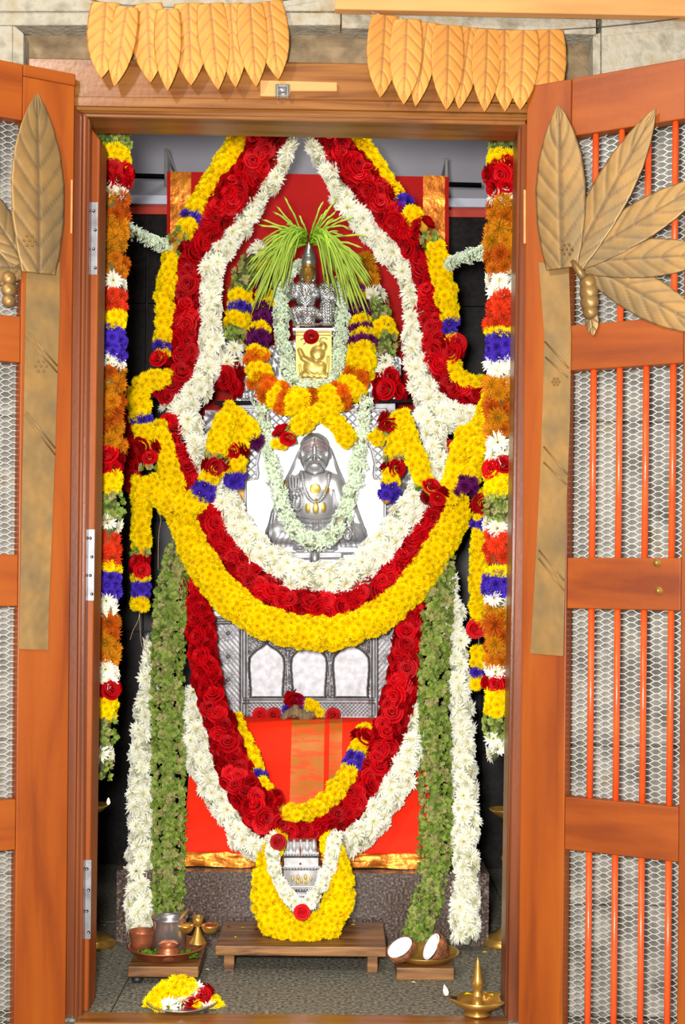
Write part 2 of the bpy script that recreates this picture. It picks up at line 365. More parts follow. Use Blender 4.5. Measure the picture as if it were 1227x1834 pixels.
def garland(name, label, pts, R, segs, rs=1., core='core', dens=1., wrap=115, group=None, cat='garland', coreR=.8):
    """pts: (x, y, depth) on the photo's pixels; R: half width in px; segs: kind or [(end fraction, kind)...] or [(end y, kind), 'y']"""
    c = catmull(pts); seg = np.linalg.norm(np.diff(c[:, :2], axis=0), axis=1); s = np.concatenate([[0], np.cumsum(seg)]); L = s[-1]
    wp = [P(*q) for q in c]; fr = frames(wp)
    root = thing(name, label, cat, wp[-1] if wp[-1].z < wp[0].z else wp[0], group)
    if isinstance(segs, str): segs = [(1., segs)]
    ymode = segs[-1] == 'y'
    if ymode: segs = segs[:-1]
    def kind_at(t, y):
        for e, k in segs:
            if (y if ymode else t) <= e: return k
        return segs[-1][1]
    Rf = (lambda t: R) if not isinstance(R, (list, tuple)) else (lambda t: float(np.interp(t, np.linspace(0, 1, len(R)), R)))
    lst = []; d = 2.; ph = 0
    while d < L:
        i = min(int(np.searchsorted(s, d)), len(c)-1); a = (d-s[i-1])/max(seg[i-1], 1e-6) if i > 0 else 0; i0 = max(i-1, 0)
        p = wp[i0].lerp(wp[i], a); t, n1, n2 = fr[i]; Yd = c[i][2]; sp = S(Yd)
        k = kind_at(d/L, c[i0][1]*(1-a)+c[i][1]*a); rf = KIND[k]['r']*rs; Rr = max(Rf(d/L)-.5*rf, .25*rf)
        n = max(2, round(2*math.radians(wrap)*Rr/(rf*1.3)*dens)) if Rr > .35*rf else 2
        ph = 1-ph
        for j in range(n):
            phi = math.radians(-wrap+2*wrap*(j+.25+.5*ph)/n)+random.uniform(-.12, .12)
            o = (n2*math.cos(phi)+n1*math.sin(phi)).normalized()
            lst.append((k, p+o*Rr*sp*random.uniform(.88, 1.08)+t*random.uniform(-.4, .4)*rf*sp+n1*random.uniform(-.15, .15)*rf*sp, o, rf*sp*random.uniform(.88, 1.25)))
        d += rf*1.18/dens
    idx = list(range(0, len(c), 3))
    if idx[-1] != len(c)-1: idx.append(len(c)-1)
    rads = [max(Rf(s[i]/L)-.45*11*rs, 2)*coreR*S(c[i][2])*(.35 if i in (0, len(c)-1) else 1) for i in idx]
    v, f = tube_mesh([wp[i] for i in idx], rads, 8)
    keep(pyd('string', v, f, core, None, True), root)
    add_flowers(root, lst)
    return root
def one_flower(kind, x, y, Y, r, label, cat, n=(0, -1, .2), group=None):
    d = KIND[kind]; o = bpy.data.objects.new(d['name'], random.choice(d['me'])); COL.objects.link(o)
    o.matrix_basis = Matrix.Translation(P(x, y, Y)) @ Vector(n).normalized().to_track_quat('Z', 'Y').to_matrix().to_4x4() @ Matrix.Scale(r*S(Y), 4)
    return tag(o, label, cat, group)

# ------------------------------------------------------------------ leaf of sheet metal
def leaf_mesh(name, L, wd, mat, parent=None, veins=7, thick=.002, bulge=.012, blunt=.0, nu=90, nv=20, groove=.0035):
    """leaf from base (0,0) to tip (0,-L), embossed towards -Y"""
    v, f, col = [], [], []
    for side in (0, 1):
        for i in range(nu+1):
            u = i/nu
            w_ = wd/2*(float(np.interp(u, [0, .2, .42, .6, .75, .88, .96, 1], [.80, .96, 1, .9, .70, .40, .16, .02])) if blunt else float(np.interp(u, [0, .12, .3, .5, .68, .82, .93, 1], [.62, .80, .97, 1, .86, .6, .3, .02])))
            for j in range(nv+1):
                t = 2*j/nv-1; x = t*w_
                h = bulge*(1-t*t)*math.sin(PI*min(1, u*.8+.2))
                a = math.exp(-(t/.07)**2) if abs(t) < .3 else 0.
                ph = (u-abs(t)*.2)*veins; vv = math.exp(-((ph-round(ph))/.09)**2)*(1 if abs(t) > .05 else 0)
                g = max(vv*.8, a)
                h -= groove*g
                v.append((x, -h if side == 0 else -h+thick, -u*L)); col.append((0, 0, .55*g if side == 0 else 0, 1))
    n1 = (nu+1)*(nv+1)
    for i in range(nu):
        for j in range(nv):
            q = i*(nv+1)+j; f.append((q, q+1, q+nv+2, q+nv+1)); f.append((n1+q, n1+q+nv+1, n1+q+nv+2, n1+q+1))
    rim = [i*(nv+1) for i in range(nu+1)]; 
    for a, b in zip(rim[:-1], rim[1:]): f.append((a, b, n1+b, n1+a)); f.append((b+nv, a+nv, n1+a+nv, n1+b+nv))
    for j in range(nv): f.append((j+1, j, n1+j, n1+j+1))
    me = bpy.data.meshes.new(name); me.from_pydata(v, [], f); me.update()
    ca = me.color_attributes.new('paint', 'FLOAT_COLOR', 'POINT'); ca.data.foreach_set('color', np.array(col, dtype=np.float32).ravel())
    return obj(name, me, mat, parent, True)

# ------------------------------------------------------------------ relief (chased metal) tools, in photo pixels
def rE(X, Y, cx, cy, rx, ry, h, rot=0., p=.5):
    a = math.radians(rot); dx, dy = X-cx, Y-cy; u = (dx*math.cos(a)+dy*math.sin(a))/rx; w_ = (-dx*math.sin(a)+dy*math.cos(a))/ry
    return h*np.maximum(0, 1-u*u-w_*w_)**p
def rC(X, Y, x1, y1, r1, x2, y2, r2, h1, h2):
    dx, dy = x2-x1, y2-y1; t = np.clip(((X-x1)*dx+(Y-y1)*dy)/(dx*dx+dy*dy+1e-9), 0, 1); d = np.hypot(X-x1-t*dx, Y-y1-t*dy); r = r1+(r2-r1)*t
    return (h1+(h2-h1)*t)*np.sqrt(np.maximum(0, 1-(d/r)**2))
def rD(X, Y, pl):
    d = np.full(X.shape, 1e9)
    for (x1, y1), (x2, y2) in zip(pl[:-1], pl[1:]):
        dx, dy = x2-x1, y2-y1; t = np.clip(((X-x1)*dx+(Y-y1)*dy)/(dx*dx+dy*dy+1e-9), 0, 1); d = np.minimum(d, np.hypot(X-x1-t*dx, Y-y1-t*dy))
    return d
def smax(*hs, p=5.): return (sum(np.maximum(h, 0)**p for h in hs))**(1/p)
def line_pts(pl, step):
    c = catmull([(*q, 0) for q in pl], 20)[:, :2]; s = np.concatenate([[0], np.cumsum(np.linalg.norm(np.diff(c, axis=0), axis=1))])
    return [(np.interp(d, s, c[:, 0]), np.interp(d, s, c[:, 1])) for d in np.arange(0, s[-1], step)]
def inpoly(X, Y, pl):
    r = np.zeros(X.shape, bool); n = len(pl)
    for i in range(n):
        (x1, y1), (x2, y2) = pl[i], pl[(i+1) % n]
        if y1 == y2: continue
        c = ((y1 > Y) != (y2 > Y)) & (X < (x2-x1)*(Y-y1)/(y2-y1)+x1); r ^= c
    return r
def blur(Hh, n=1):
    for _ in range(n):
        Q = np.pad(Hh, 1, mode='edge'); Hh = (Q[1:-1, 1:-1]*4+2*(Q[:-2, 1:-1]+Q[2:, 1:-1]+Q[1:-1, :-2]+Q[1:-1, 2:])+Q[:-2, :-2]+Q[2:, 2:]+Q[:-2, 2:]+Q[2:, :-2])/16
    return Hh
def relief(name, X, Yp, Hh, Y, mat, parent=None, mask=None, paint=None, back=None, root=None):
    ny, nx = X.shape
    if mask is not None and back is not None:
        inn = mask.copy(); inn[1:-1, 1:-1] &= mask[:-2, 1:-1] & mask[2:, 1:-1] & mask[1:-1, :-2] & mask[1:-1, 2:]; Hh = np.where(inn, Hh, 0)
    pw = PA(X, Yp, Y); fr = pw.copy(); fr[..., 1] -= Hh*S(Y); V = fr.reshape(-1, 3)
    ids = np.arange(ny*nx).reshape(ny, nx)
    q = np.stack([ids[:-1, :-1], ids[1:, :-1], ids[1:, 1:], ids[:-1, 1:]], -1)
    ok = np.ones(q.shape[:2], bool) if mask is None else (mask[:-1, :-1] & mask[1:, :-1] & mask[1:, 1:] & mask[:-1, 1:])
    Fq = q[ok]
    if back is not None:
        bk = pw.copy(); bk[..., 1] += Hh*S(Y)*back; V = np.concatenate([V, bk.reshape(-1, 3)]); Fq = np.concatenate([Fq, q[ok][:, ::-1]+ny*nx])
    used = np.zeros(len(V), bool); used[Fq.ravel()] = True; remap = np.cumsum(used)-1; V = V[used]; Fq = remap[Fq]
    me = bpy.data.meshes.new(name); me.vertices.add(len(V)); me.vertices.foreach_set('co', V.ravel())
    me.loops.add(Fq.size); me.loops.foreach_set('vertex_index', Fq.ravel().astype(np.int32)); me.polygons.add(len(Fq))
    me.polygons.foreach_set('loop_start', np.arange(0, Fq.size, 4, dtype=np.int32)); me.update(calc_edges=True); me.validate()
    if paint is not None:
        pc = np.zeros((ny*nx, 4), np.float32); pc[:, 3] = 1
        for k in range(3): pc[:, k] = np.clip(paint[k], 0, 1).ravel() if paint[k] is not None else 0
        if back is not None: pc = np.concatenate([pc, pc])
        ca = me.color_attributes.new('paint', 'FLOAT_COLOR', 'POINT'); ca.data.foreach_set('color', pc[used].ravel())
    o = obj(name, me, mat, None, True)
    if root is not None: keep(o, root)
    return o
def grid(x0, y0, x1, y1, st): return np.meshgrid(np.arange(x0, x1+st/2, st), np.arange(y0, y1+st/2, st))

# ================================================================== the setting
fl = struct(box('floor', (-2.6, -1.6, -.30), (2.6, -.02, -.20), 'floor', None, 0))
keep(box('floor_bed', (-1.4, -.02, -.20), (1.4, 1.9, -.006), 'dark_plaster', None, 0), fl)
xj = P(200, 1790, .05).x
for xa_, xb_ in ((-1.4, xj-.0015), (xj+.0015, .62), (.623, 1.4)):
    for ya_, yb_ in ((-.02, .9), (.903, 1.9)): keep(box('stone_slab', (xa_, ya_, -.006), (xb_, yb_, 0), 'floor', None, .0008), fl)
wb = struct(box('wall_back', (-1.2, 1.74, -.05), (1.2, 1.9, 3.0), 'dark_plaster', None, 0))
yb = 1.72; zr = P(700, 388, yb).z; zp = P(700, 372, yb).z; zw = P(700, 356, yb).z
zs = [0.0, .42, .84, 1.24, 1.66, 2.02, zr]
for i in range(len(zs)-1):
    for k, (xa, xb) in enumerate(((-1.2, -.62), (-.62, .6), (.6, 1.2))):
        keep(box('granite_slab', (xa+.002, yb, zs[i]+.002), (xb-.002, 1.74, zs[i+1]-.002), 'black_granite', None, .001), wb)
keep(box('red_stripe', (-1.2, yb-.004, zr), (1.2, 1.74, zp), 'red_paint', None, 0), wb)
keep(box('pale_ledge', (-1.2, yb-.02, zp), (1.2, 1.74, zw), 'pale_paint', None, .002), wb)
keep(box('painted_band', (-1.2, yb, zw), (1.2, 1.74, 3.0), 'grey_paint', None, 0), wb)
for sgn, nm in ((-1, 'wall_left'), (1, 'wall_right')):
    wl = struct(box(nm, (sgn*1.2, .14, -.05), (sgn*1.4, 1.9, 3.0), 'dark_plaster', None, 0))
    for i in range(len(zs)-1):
        for ya, yc in ((.14, .7), (.7, 1.25), (1.25, 1.72)):
            keep(box('granite_slab', (sgn*1.18, ya+.002, zs[i]+.002), (sgn*1.2, yc-.002, zs[i+1]-.002), 'black_granite', None, .001), wl)
struct(box('ceiling', (-1.4, .14, 3.0), (1.4, 1.9, 3.1), 'grey_paint', None, 0))
# outer stone wall: coursed blocks on both sides of the door frame, lintel stones above
def wall_blocks(nm, xs, zlist, Yf, depth):
    root = struct(box(nm, (xs[0], Yf+.012, -.2), (xs[1], Yf+depth, 2.14), 'stone', None, 0))
    for i in range(len(zlist)-1):
        mid = xs[0]+(xs[1]-xs[0])*(.42 if i % 2 else .66)
        for a, b in ((xs[0], mid), (mid, xs[1])):
            keep(box('stone_block', (a+.002, Yf+random.uniform(-.006, .0), zlist[i]+.0025), (b-.002, Yf+.03, zlist[i+1]-.0025), 'stone', None, .003), root)
    return root
xl = P(118, 1030, -.02).x; xr = P(952, 1030, -.02).x
wall_blocks('wall_outer_right', (xr, 2.0), [-.2, 0, .27, .65, 1.0, 1.42, 1.85, 2.14], .03, .11)
wall_blocks('wall_outer_left', (-2.0, xl), [-.2, 0, .33, .65, 1.04, 1.42, 1.80, 2.14], .03, .11)
lint = struct(slab('wall_lintel', [(-700, -500), (1900, -500), (1900, 168), (-700, 168)], .055, .08, 'stone_brown', None, 0))
keep(slab('lintel_stone', [(-300, -300), (1500, -300), (1500, -60), (-300, -60)], -.02, .13, 'stone_trim'), lint)
keep(slab('lintel_stone', [(-300, -58), (1500, -58), (1500, 18), (-300, 20)], -.018, .12, 'stone_trim'), lint)
keep(slab('lintel_stone', [(-100, 20), (610, 22), (610, 45), (-100, 45)], -.010, .10, 'stone_trim'), lint)
keep(slab('lintel_stone', [(612, 24), (1068, 34), (1068, 62), (612, 50)], -.010, .10, 'stone_trim'), lint)
keep(slab('lintel_stone', [(1078, 30), (1400, 38), (1400, 210), (1078, 210)], -.010, .10, 'stone_trim'), lint)
keep(slab('lintel_stone', [(-60, 46), (22, 46), (22, 210), (-60, 210)], -.010, .10, 'stone_trim'), lint)
keep(slab('lintel_stone', [(22, 46), (26, 46), (42, 60), (42, 210), (22, 210)], -.006, .085, 'stone_trim'), lint)
keep(slab('lintel_stone', [(1062, 62), (1076, 58), (1076, 210), (1062, 210)], -.0, .08, 'stone_trim'), lint)
struct(slab('trim_1', [(600, -40), (1500, -20), (1500, 34), (600, 16)], -.05, .03, 'pale_wood'))
struct(box('trim_2', (-.75, .127, 2.218), (.75, .34, 2.33), 'frame_h', None, .002))
# timber door frame: children of one frame
fr0 = struct(slab('door_frame_1', [(50, 103), (960, 118), (960, 183), (50, 174)], .0, .12, 'frame_h', None, .003))
keep(slab('lintel_board', [(130, 172), (955, 186), (955, 202), (130, 190)], -.004, .12, 'frame_h'), fr0)
keep(slab('moulding', [(134, 190), (950, 203), (948, 209), (136, 196)], -.016, .12, 'frame_h', None, .004), fr0)
keep(slab('moulding', [(136, 196), (948, 209), (944, 215), (146, 201)], -.008, .12, 'frame_h', None, .003), fr0)
keep(slab('head_jamb', [(148, 202), (942, 216), (942, 224), (148, 209)], .0, .125, 'frame_h', None, .002), fr0)
keep(slab('jamb', [(118, 150), (148, 150), (133, 1860), (100, 1860)], .006, .05, 'frame_v', None, .002), fr0)
keep(slab('jamb_moulding', [(148, 200), (155, 208), (139, 1860), (131, 1860)], -.012, .05, 'frame_v', None, .003), fr0)
keep(slab('jamb', [(155, 208), (161, 215), (146, 1860), (139, 1860)], .0, .034, 'frame_v', None, .002), fr0)
keep(slab('jamb', [(935, 222), (960, 218), (938, 1860), (909, 1860)], .0, .125, 'frame_v', None, .002), fr0)
keep(slab('jamb_moulding', [(928, 226), (936, 222), (911, 1860), (903, 1860)], .03, .09, 'frame_v', None, .002), fr0)
keep(box('threshold', (P(140, 1825, 0).x, -.05, -.01), (P(908, 1825, 0).x, .03, .0015), 'frame_h', None, .0005), fr0)
# inner shutter folded back against the left jamb: only its hinge edge shows
idr = struct(slab('door_3', [(161, 226), (179, 250), (158, 1812), (146, 1812)], .036, .10, 'wood_v', None, .002))
for ya, yc in ((362, 492), (948, 1076), (1540, 1682)):
    xo = 174-(ya-226)*.0100
    hp = keep(slab('hinge_plate', [(xo-11, ya), (xo+3, ya), (xo+1.5, yc), (xo-12.5, yc)], .0345, .004, 'silver_old', None, .0005), idr)
    for k in range(4):
        yy = ya+16+k*(yc-ya-28)/3; p = P(xo-5-(k % 2)*-3, yy, .034)
        s_ = lathe('screw', [(0, .0), (.0035, .0), (.004, .0012)], 'dark_steel', None, 10, p, (PI/2, 0, 0))
        bpy.context.view_layer.update(); keep(s_, idr)
# ================================================================== the two open outer doors
def ray_plane(x, y, p0, n):
    r = Vector(ray(x, y)); t = (p0-CAM).dot(n)/r.dot(n); return CAM+r*t
class Door:
    def __init__(s, name, label, hx, Yh, th, sgn):
        h = P(hx, 1030, Yh); s.p0 = Vector((h.x, h.y, 0)); s.sgn = sgn
        s.rot = -th if sgn > 0 else th
        s.ex = Vector((math.cos(s.rot), math.sin(s.rot), 0)); s.ey = Vector((-math.sin(s.rot), math.cos(s.rot), 0))
        s.root = bpy.data.objects.new(name, None); COL.objects.link(s.root); s.root.location = s.p0; s.root.rotation_euler = (0, 0, s.rot)
        s.root['kind'] = 'structure'; s.root['label'] = label
    def loc(s, x, y, off=0.):
        p = ray_plane(x, y, s.p0-s.ey*off, s.ey)-s.p0; return p.dot(s.ex), p.z
    def poly(s, name, px, y0, y1, mat, bevel=.0015, parent=None, local=False):
        pts = [Vector((a, y0, b)) for a, b in (px if local else [s.loc(x, y) for x, y in px])]
        bm = prism(pts, (0, y1-y0, 0))
        if bevel: bmesh.ops.bevel(bm, geom=bm.edges[:], offset=bevel, segments=2, affect='EDGES')
        return obj(name, bm, mat, parent or s.root)
    def rect(s, name, x0, x1, z0, z1, y0, y1, mat, bevel=.0025): return box(name, (x0, y0, z0), (x1, y1, z1), mat, s.root, bevel)
def hex_mesh(dr, x0, x1, z0, z1, y, name='wire_mesh', px=.0405, pz=.0138, th=.0008):
    segs = []
    ix = 0; x = x0
    while x < x1:
        k = 0; z = z0
        while z < z1:
            zz = z+(pz/2 if ix % 2 else 0)
            a = (x+px*.16, zz); b = (x+px*.34, zz); c = (x+px*.5+px*.16, zz+pz/2); d_ = (x+px*.66, zz-pz/2)
            segs.append((a, (x+px*.36, zz))); segs.append(((x+px*.36, zz), (x+px*.5+px*.14, zz+pz/2))); segs.append(((x+px*.36, zz), (x+px*.5+px*.14, zz-pz/2)))
            z += pz
        x += px/2*0.98; ix += 1
    v, f = [], []
    for (ax, az), (bx, bz) in segs:
        if min(ax, bx) < x0-.004 or max(ax, bx) > x1+.02: continue
        d_ = Vector((bx-ax, 0, bz-az)).normalized(); n = Vector((-d_.z, 0, d_.x))*th; i = len(v)
        for q in (Vector((ax, y, az)), Vector((bx, y, bz))): v += [q+n, q-n, q+Vector((0, .0022, 0))]
        f += [(i, i+3, i+4, i+1), (i+1, i+4, i+5, i+2), (i+2, i+5, i+3, i)]
    return pyd(name, v, f, 'wire', dr.root)
TH = math.radians(30)
# right door ---------------------------------------------------------
R_ = Door('door_1', 'open wooden door leaf with orange bars and wire mesh, hinged on the jamb beside the lit brass lamp', 931, -.02, TH, 1)
us = R_.loc(1015, 1030)[0]; wt = .50
zt = R_.loc(1060, 134)[1]; zrails = [(R_.loc(1060, 238)[1], zt), (R_.loc(1120, 657)[1], R_.loc(1120, 574)[1]), (R_.loc(1120, 1092)[1], R_.loc(1120, 999)[1]), (R_.loc(1120, 1534)[1], R_.loc(1120, 1437)[1]), (-.17, -.04)]
R_.rect('stile', 0.006, us, -.17, zt+.0, 0, .038, 'wood_v'); R_.rect('stile', wt-us, wt, -.17, zt, 0, .038, 'wood_v')
for a, b in zrails: R_.rect('rail', us+.0004, wt-us-.0004, a, b, .001, .037, 'wood_h')
ub = [R_.loc(x, 850)[0] for x in (1058, 1104, 1153, 1201)]; st = (ub[3]-ub[0])/3
for (a0, b0), (a1, b1) in zip(zrails[:-1], zrails[1:]):
    u = ub[0]
    while u < wt-us-.01:
        tube('bar', [(u, .014, b1-.005), (u, .014, a0+.005)], .0074, 'bar', R_.root, 10); u += st
    hex_mesh(R_, us-.004, wt-us, b1-.002, a0+.002, .030)
for (px_, py_) in ((1177, 1008), (1180, 1058)):
    u, z = R_.loc(px_, py_)
    lathe('bolt_head', [(0, .009), (.004, .009), (.0045, .005), (.009, .004), (.010, 0)], 'brass', R_.root, 14, (u, .001, z), (PI/2, 0, 0))
sl = R_.poly('raw_wood_patch', [(938, 340), (942, 340), (942, 436), (938, 436)], -.001, .004, 'pale_wood', .0004)
# left door ----------------------------------------------------------
L_ = Door('door_2', 'open wooden door leaf with wire mesh, hinged on the jamb with steel hinge plates', 127, -.02, TH, -1)
ul = L_.loc(33, 1030)[0]
ztl = L_.loc(60, 118)[1]; zl = [(L_.loc(20, 212)[1], ztl), (L_.loc(20, 648)[1], L_.loc(20, 565)[1]), (L_.loc(20, 1086)[1], L_.loc(20, 993)[1]), (L_.loc(20, 1523)[1], L_.loc(20, 1432)[1]), (-.17, -.04)]
L_.rect('stile', ul, -.002, -.17, ztl-.028, 0, .038, 'wood_v'); L_.rect('stile', -wt, -wt-ul, -.17, ztl, 0, .038, 'wood_v')
L_.rect('top_rail_cap', ul-.0, 0, ztl-.0275, ztl, -.001, .038, 'wood_h')
for a, b in zl: L_.rect('rail', -wt-ul+.0004, ul-.0004, a, b, .001, .037, 'wood_h')
for (a0, b0), (a1, b1) in zip(zl[:-1], zl[1:]):
    u = ul-.062
    while u > -wt-ul+.01:
        tube('bar', [(u, .014, b1-.005), (u, .014, a0+.005)], .0074, 'bar', L_.root, 10); u -= st
    hex_mesh(L_, -.26, ul+.004, b1-.002, a0+.002, .030)
L_.poly('raw_wood_patch', [(127, 322), (130, 322), (129, 418), (126, 418)], -.001, .004, 'pale_wood', .0004)
# ================================================================== brass sheet ornaments nailed to the doors
def leaf_on_door(dr, root, base, tip, wpx, off, veins=7, **kw):
    b = dr.loc(*base); t = dr.loc(*tip); L = math.hypot(t[0]-b[0], t[1]-b[1]); ang = math.atan2(t[0]-b[0], -(t[1]-b[1]))
    o = leaf_mesh('leaf', L, wpx*S(-.12), 'brass_sheet', root, veins=veins, bulge=.003, groove=.0016, **kw)
    o.matrix_basis = Matrix.Translation((b[0], -off, b[1])) @ Matrix.Rotation(-ang, 4, 'Y'); return o
def ornament(dr, label, trunk, leaves, hub, dots, extra):
    root = thing('brass_leaf_ornament', label, 'door ornament', dr.p0-dr.ey*.0015, None, (0, 0, dr.rot))
    pts = [dr.loc(x, y) for x, y in trunk]
    bm = prism([Vector((a, -.0025, b)) for a, b in pts], (0, .0022, 0)); obj('trunk_strip', bm, 'brass_sheet', root)
    for i, (b, t, w_, off) in enumerate(leaves): leaf_on_door(dr, root, b, t, w_, off)
    for x, y, r in dots:
        a, b = dr.loc(x, y); lathe('stud', [(0, .004), (.002, .0033), (.003, .001), (.0032, -.001)], 'brass_sheet', root, 8, (a, -hub if r else -.003, b), (PI/2, 0, 0))
    for (x1, y1), (x2, y2) in extra:   # raised slanted ribs on the strip
        a = dr.loc(x1, y1); b = dr.loc(x2, y2); tube('rib', [(a[0], -.0025, a[1]), (b[0], -.0025, b[1])], .0022, 'brass_sheet', root, 6)
    return root
ring = lambda cx, cy, r, f: [(cx, cy, f)]+[(cx+r*math.cos(k*PI/3), cy+r*math.sin(k*PI/3), f) for k in range(6)]
o1 = ornament(R_, 'brass sheet palm ornament with fanned leaves on the door with orange bars',
    [(966, 470), (1020, 480), (1024, 600), (1022, 750), (1016, 900), (1013, 1050), (1010, 1175), (951, 1170), (956, 1090), (963, 960), (968, 860), (974, 700), (976, 600)],
    [((1062, 478), (1272, 596), 74, .005), ((1050, 470), (1290, 456), 70, .008), ((1034, 468), (1282, 318), 72, .011), ((1028, 476), (1178, 198), 76, .015), ((1012, 484), (1006, 192), 96, .019)],
    .026, ring(1022, 450, 9, 1)+ring(997, 684, 6, 0),
    [((977, 612), (1020, 660)), ((978, 640), (1018, 676)), ((975, 800), (1018, 850)), ((975, 828), (1016, 868)), ((966, 985), (1012, 1040)), ((966, 1000), (1012, 1058))])
a = R_.loc(1040, 478); b = R_.loc(1064, 602)
tube('stalk', [(R_.loc(1030, 470)[0], -.012, R_.loc(1030, 470)[1]), (R_.loc(1050, 500)[0], -.014, R_.loc(1050, 500)[1])], .010, 'brass_sheet', o1)
for k, (yy, rr) in enumerate(((508, .020), (524, .022), (542, .022), (560, .018))):
    q = R_.loc(1055+k*1.5, yy); lathe('bud_scale', [(0, .016), (rr*.6, .013), (rr, .004), (rr, 0)], 'brass_sheet', o1, 16, (q[0], -.004, q[1]), (PI/2, 0, 0))
leaf_on_door(R_, o1, (1060, 555), (1064, 602), 26, .006, 3)
o2 = ornament(L_, 'brass sheet palm ornament with one tall leaf on the door beside the steel hinges',
    [(46, 484), (106, 470), (106, 560), (103, 640), (98, 800), (92, 960), (87, 1080), (85, 1164), (33, 1162), (35, 1060), (38, 900), (41, 760), (44, 600)],
    [((40, 470), (-75, 300), 66, .007), ((36, 480), (-90, 480), 66, .005), ((66, 492), (63, 170), 100, .014)],
    .020, ring(48, 434, 10, 1)+ring(72, 656, 10, 0),
    [((44, 602), (102, 668)), ((50, 596), (102, 656)), ((42, 742), (98, 815)), ((46, 738), (98, 803))])
for k, (yy, rr) in enumerate(((500, .017), (520, .018), (540, .016))):
    q = L_.loc(14, yy); lathe('bud_scale', [(0, .014), (rr*.6, .012), (rr, .004), (rr, 0)], 'brass_sheet', o2, 16, (q[0], -.004, q[1]), (PI/2, 0, 0))
# ================================================================== strings of brass leaves over the door
def toran(label, leaves, string, Y):
    root = thing('brass_leaf_string', label, 'door hanging', P(*string[len(string)//2], Y))
    keep(tube('string', [P(x, y, Y) for x, y in string], .0012, 'dark_steel', None, 6), root)
    for i, (bx, by, tx, ty, w_) in enumerate(leaves):
        L = math.hypot(tx-bx, ty-by)*S(Y); o = leaf_mesh('leaf', L, w_*S(Y)*1.26, 'brass_leaf', None, veins=6, bulge=.003, blunt=.22, groove=.0014)
        o.matrix_basis = Matrix.Translation(P(bx, by, Y-.004-.006*(i % 2)-(.003 if i % 3 == 0 else 0))) @ Matrix.Rotation(-math.atan2(tx-bx, ty-by), 4, 'Y') @ Matrix.Rotation(math.radians(1.5+random.uniform(0, 1.5)), 4, 'X') @ Matrix.Rotation(random.uniform(-.15, .15), 4, 'Z')
        keep(o, root)
    return root
toran('string of nine orange brass leaves on the lintel above the steel bolt latch',
      [(190, 4, 182, 138, 50), (228, 12, 205, 152, 40), (264, 6, 270, 145, 52), (300, 16, 301, 160, 40), (338, 6, 343, 150, 52), (377, 6, 392, 158, 46), (413, 6, 423, 154, 42), (448, 6, 460, 152, 44), (482, 2, 500, 140, 46)],
      [(150, -4), (190, 6), (260, 12), (338, 13), (420, 10), (483, 5), (560, -8)], -.034)
toran('string of brass leaves strung on wire over the door with orange bars',
      [(690, 27, 683, 172, 48), (729, 34, 725, 184, 48), (766, 40, 746, 188, 38), (803, 45, 802, 194, 48), (842, 49, 824, 194, 40), (873, 52, 870, 198, 42), (904, 54, 907, 197, 44), (938, 54, 934, 194, 48), (984, 53, 985, 196, 50)],
      [(600, 2), (640, 16), (690, 28), (766, 42), (840, 50), (938, 55), (984, 54), (1080, 48), (1160, 40), (1240, 30)], -.034)
# bolt latch on the lintel
bl = thing('bolt_latch', 'steel slide bolt on a pale wooden batten across the lintel', 'latch', P(537, 170, -.012))
keep(slab('batten', [(466, 143), (604, 147), (604, 163), (520, 163), (519, 173), (466, 172)], -.012, .012, 'pale_wood'), bl)
keep(slab('bolt_plate', [(493, 150), (519, 150), (519, 174), (493, 173)], -.017, .005, 'steel'), bl)
keep(tube('bolt', [P(499, 162, -.022), P(513, 162, -.022)], .008, 'steel', None, 12), bl)
for x in (497, 515): keep(slab('bolt_guide', [(x-2, 151), (x+2, 151), (x+2, 173), (x-2, 173)], -.026, .010, 'steel'), bl)

# ================================================================== the shrine: plinth, seat, cloths
YP = .66
pl = thing('granite_plinth', 'brown speckled granite plinth carrying the flower-draped shrine', 'plinth', (0, YP+.3, 0))
zt_ = P(540, 1562, YP).z; xa, xb = P(222, 1630, YP).x, P(862, 1630, YP).x
keep(box('front_slab', (xa, YP, 0), (xb, YP+.03, zt_-.001), 'granite', None, .001), pl)
keep(box('side_slab', (xa-.022, YP+.002, 0), (xa-.0005, 1.5, zt_), 'granite', None, .001), pl)
keep(box('side_slab', (xb+.0005, YP+.002, 0), (xb+.022, 1.5, zt_), 'granite', None, .001), pl)
keep(box('top_slab', (xa, YP+.031, zt_-.03), (xb, 1.5, zt_), 'granite', None, .001), pl)
def clothgrid(name, x0, x1, prof, mat, root, nx=24, wob=.003, flare=0.):
    """cloth following prof (list of (Y, z)) between world x0 and x1"""
    prof = catmull([(a, b, 0) for a, b in prof], 8)[:, :2]; v, f = [], []
    for j, (yy, zz) in enumerate(prof):
        for i in range(nx+1):
            x = x0+(x1-x0)*i/nx; t = j/(len(prof)-1); k = (1 if j else 0)
            v.append((x*(1+flare*t), yy-wob*k*(math.sin(x*38+t*3)+.6*math.sin(x*71-t*5+1))*(.3+.7*t), zz+wob*.4*math.sin(x*25+j)))
    n = nx+1
    for j in range(len(prof)-1):
        for i in range(nx): f.append((j*n+i, (j+1)*n+i, (j+1)*n+i+1, j*n+i+1))
    return keep(pyd(name, v, f, mat, None, True), root)
zc = P(560, 1285, 1.0).z
seat = thing('shrine_seat', 'stepped seat under the orange silk cloth', 'seat', (0, 1.0, zt_))
keep(box('seat_block', (-.33, .82, zt_+.0005), (.33, 1.45, zt_+.10), 'black_granite', None, .004), seat)
keep(box('seat_block', (-.33, .945, zt_+.101), (.33, 1.45, zc-.012), 'black_granite', None, .004), seat)
ac = thing('altar_cloth', 'vermilion silk cloth with gold border draped down over the shrine seat', 'cloth', (0, .74, zt_))
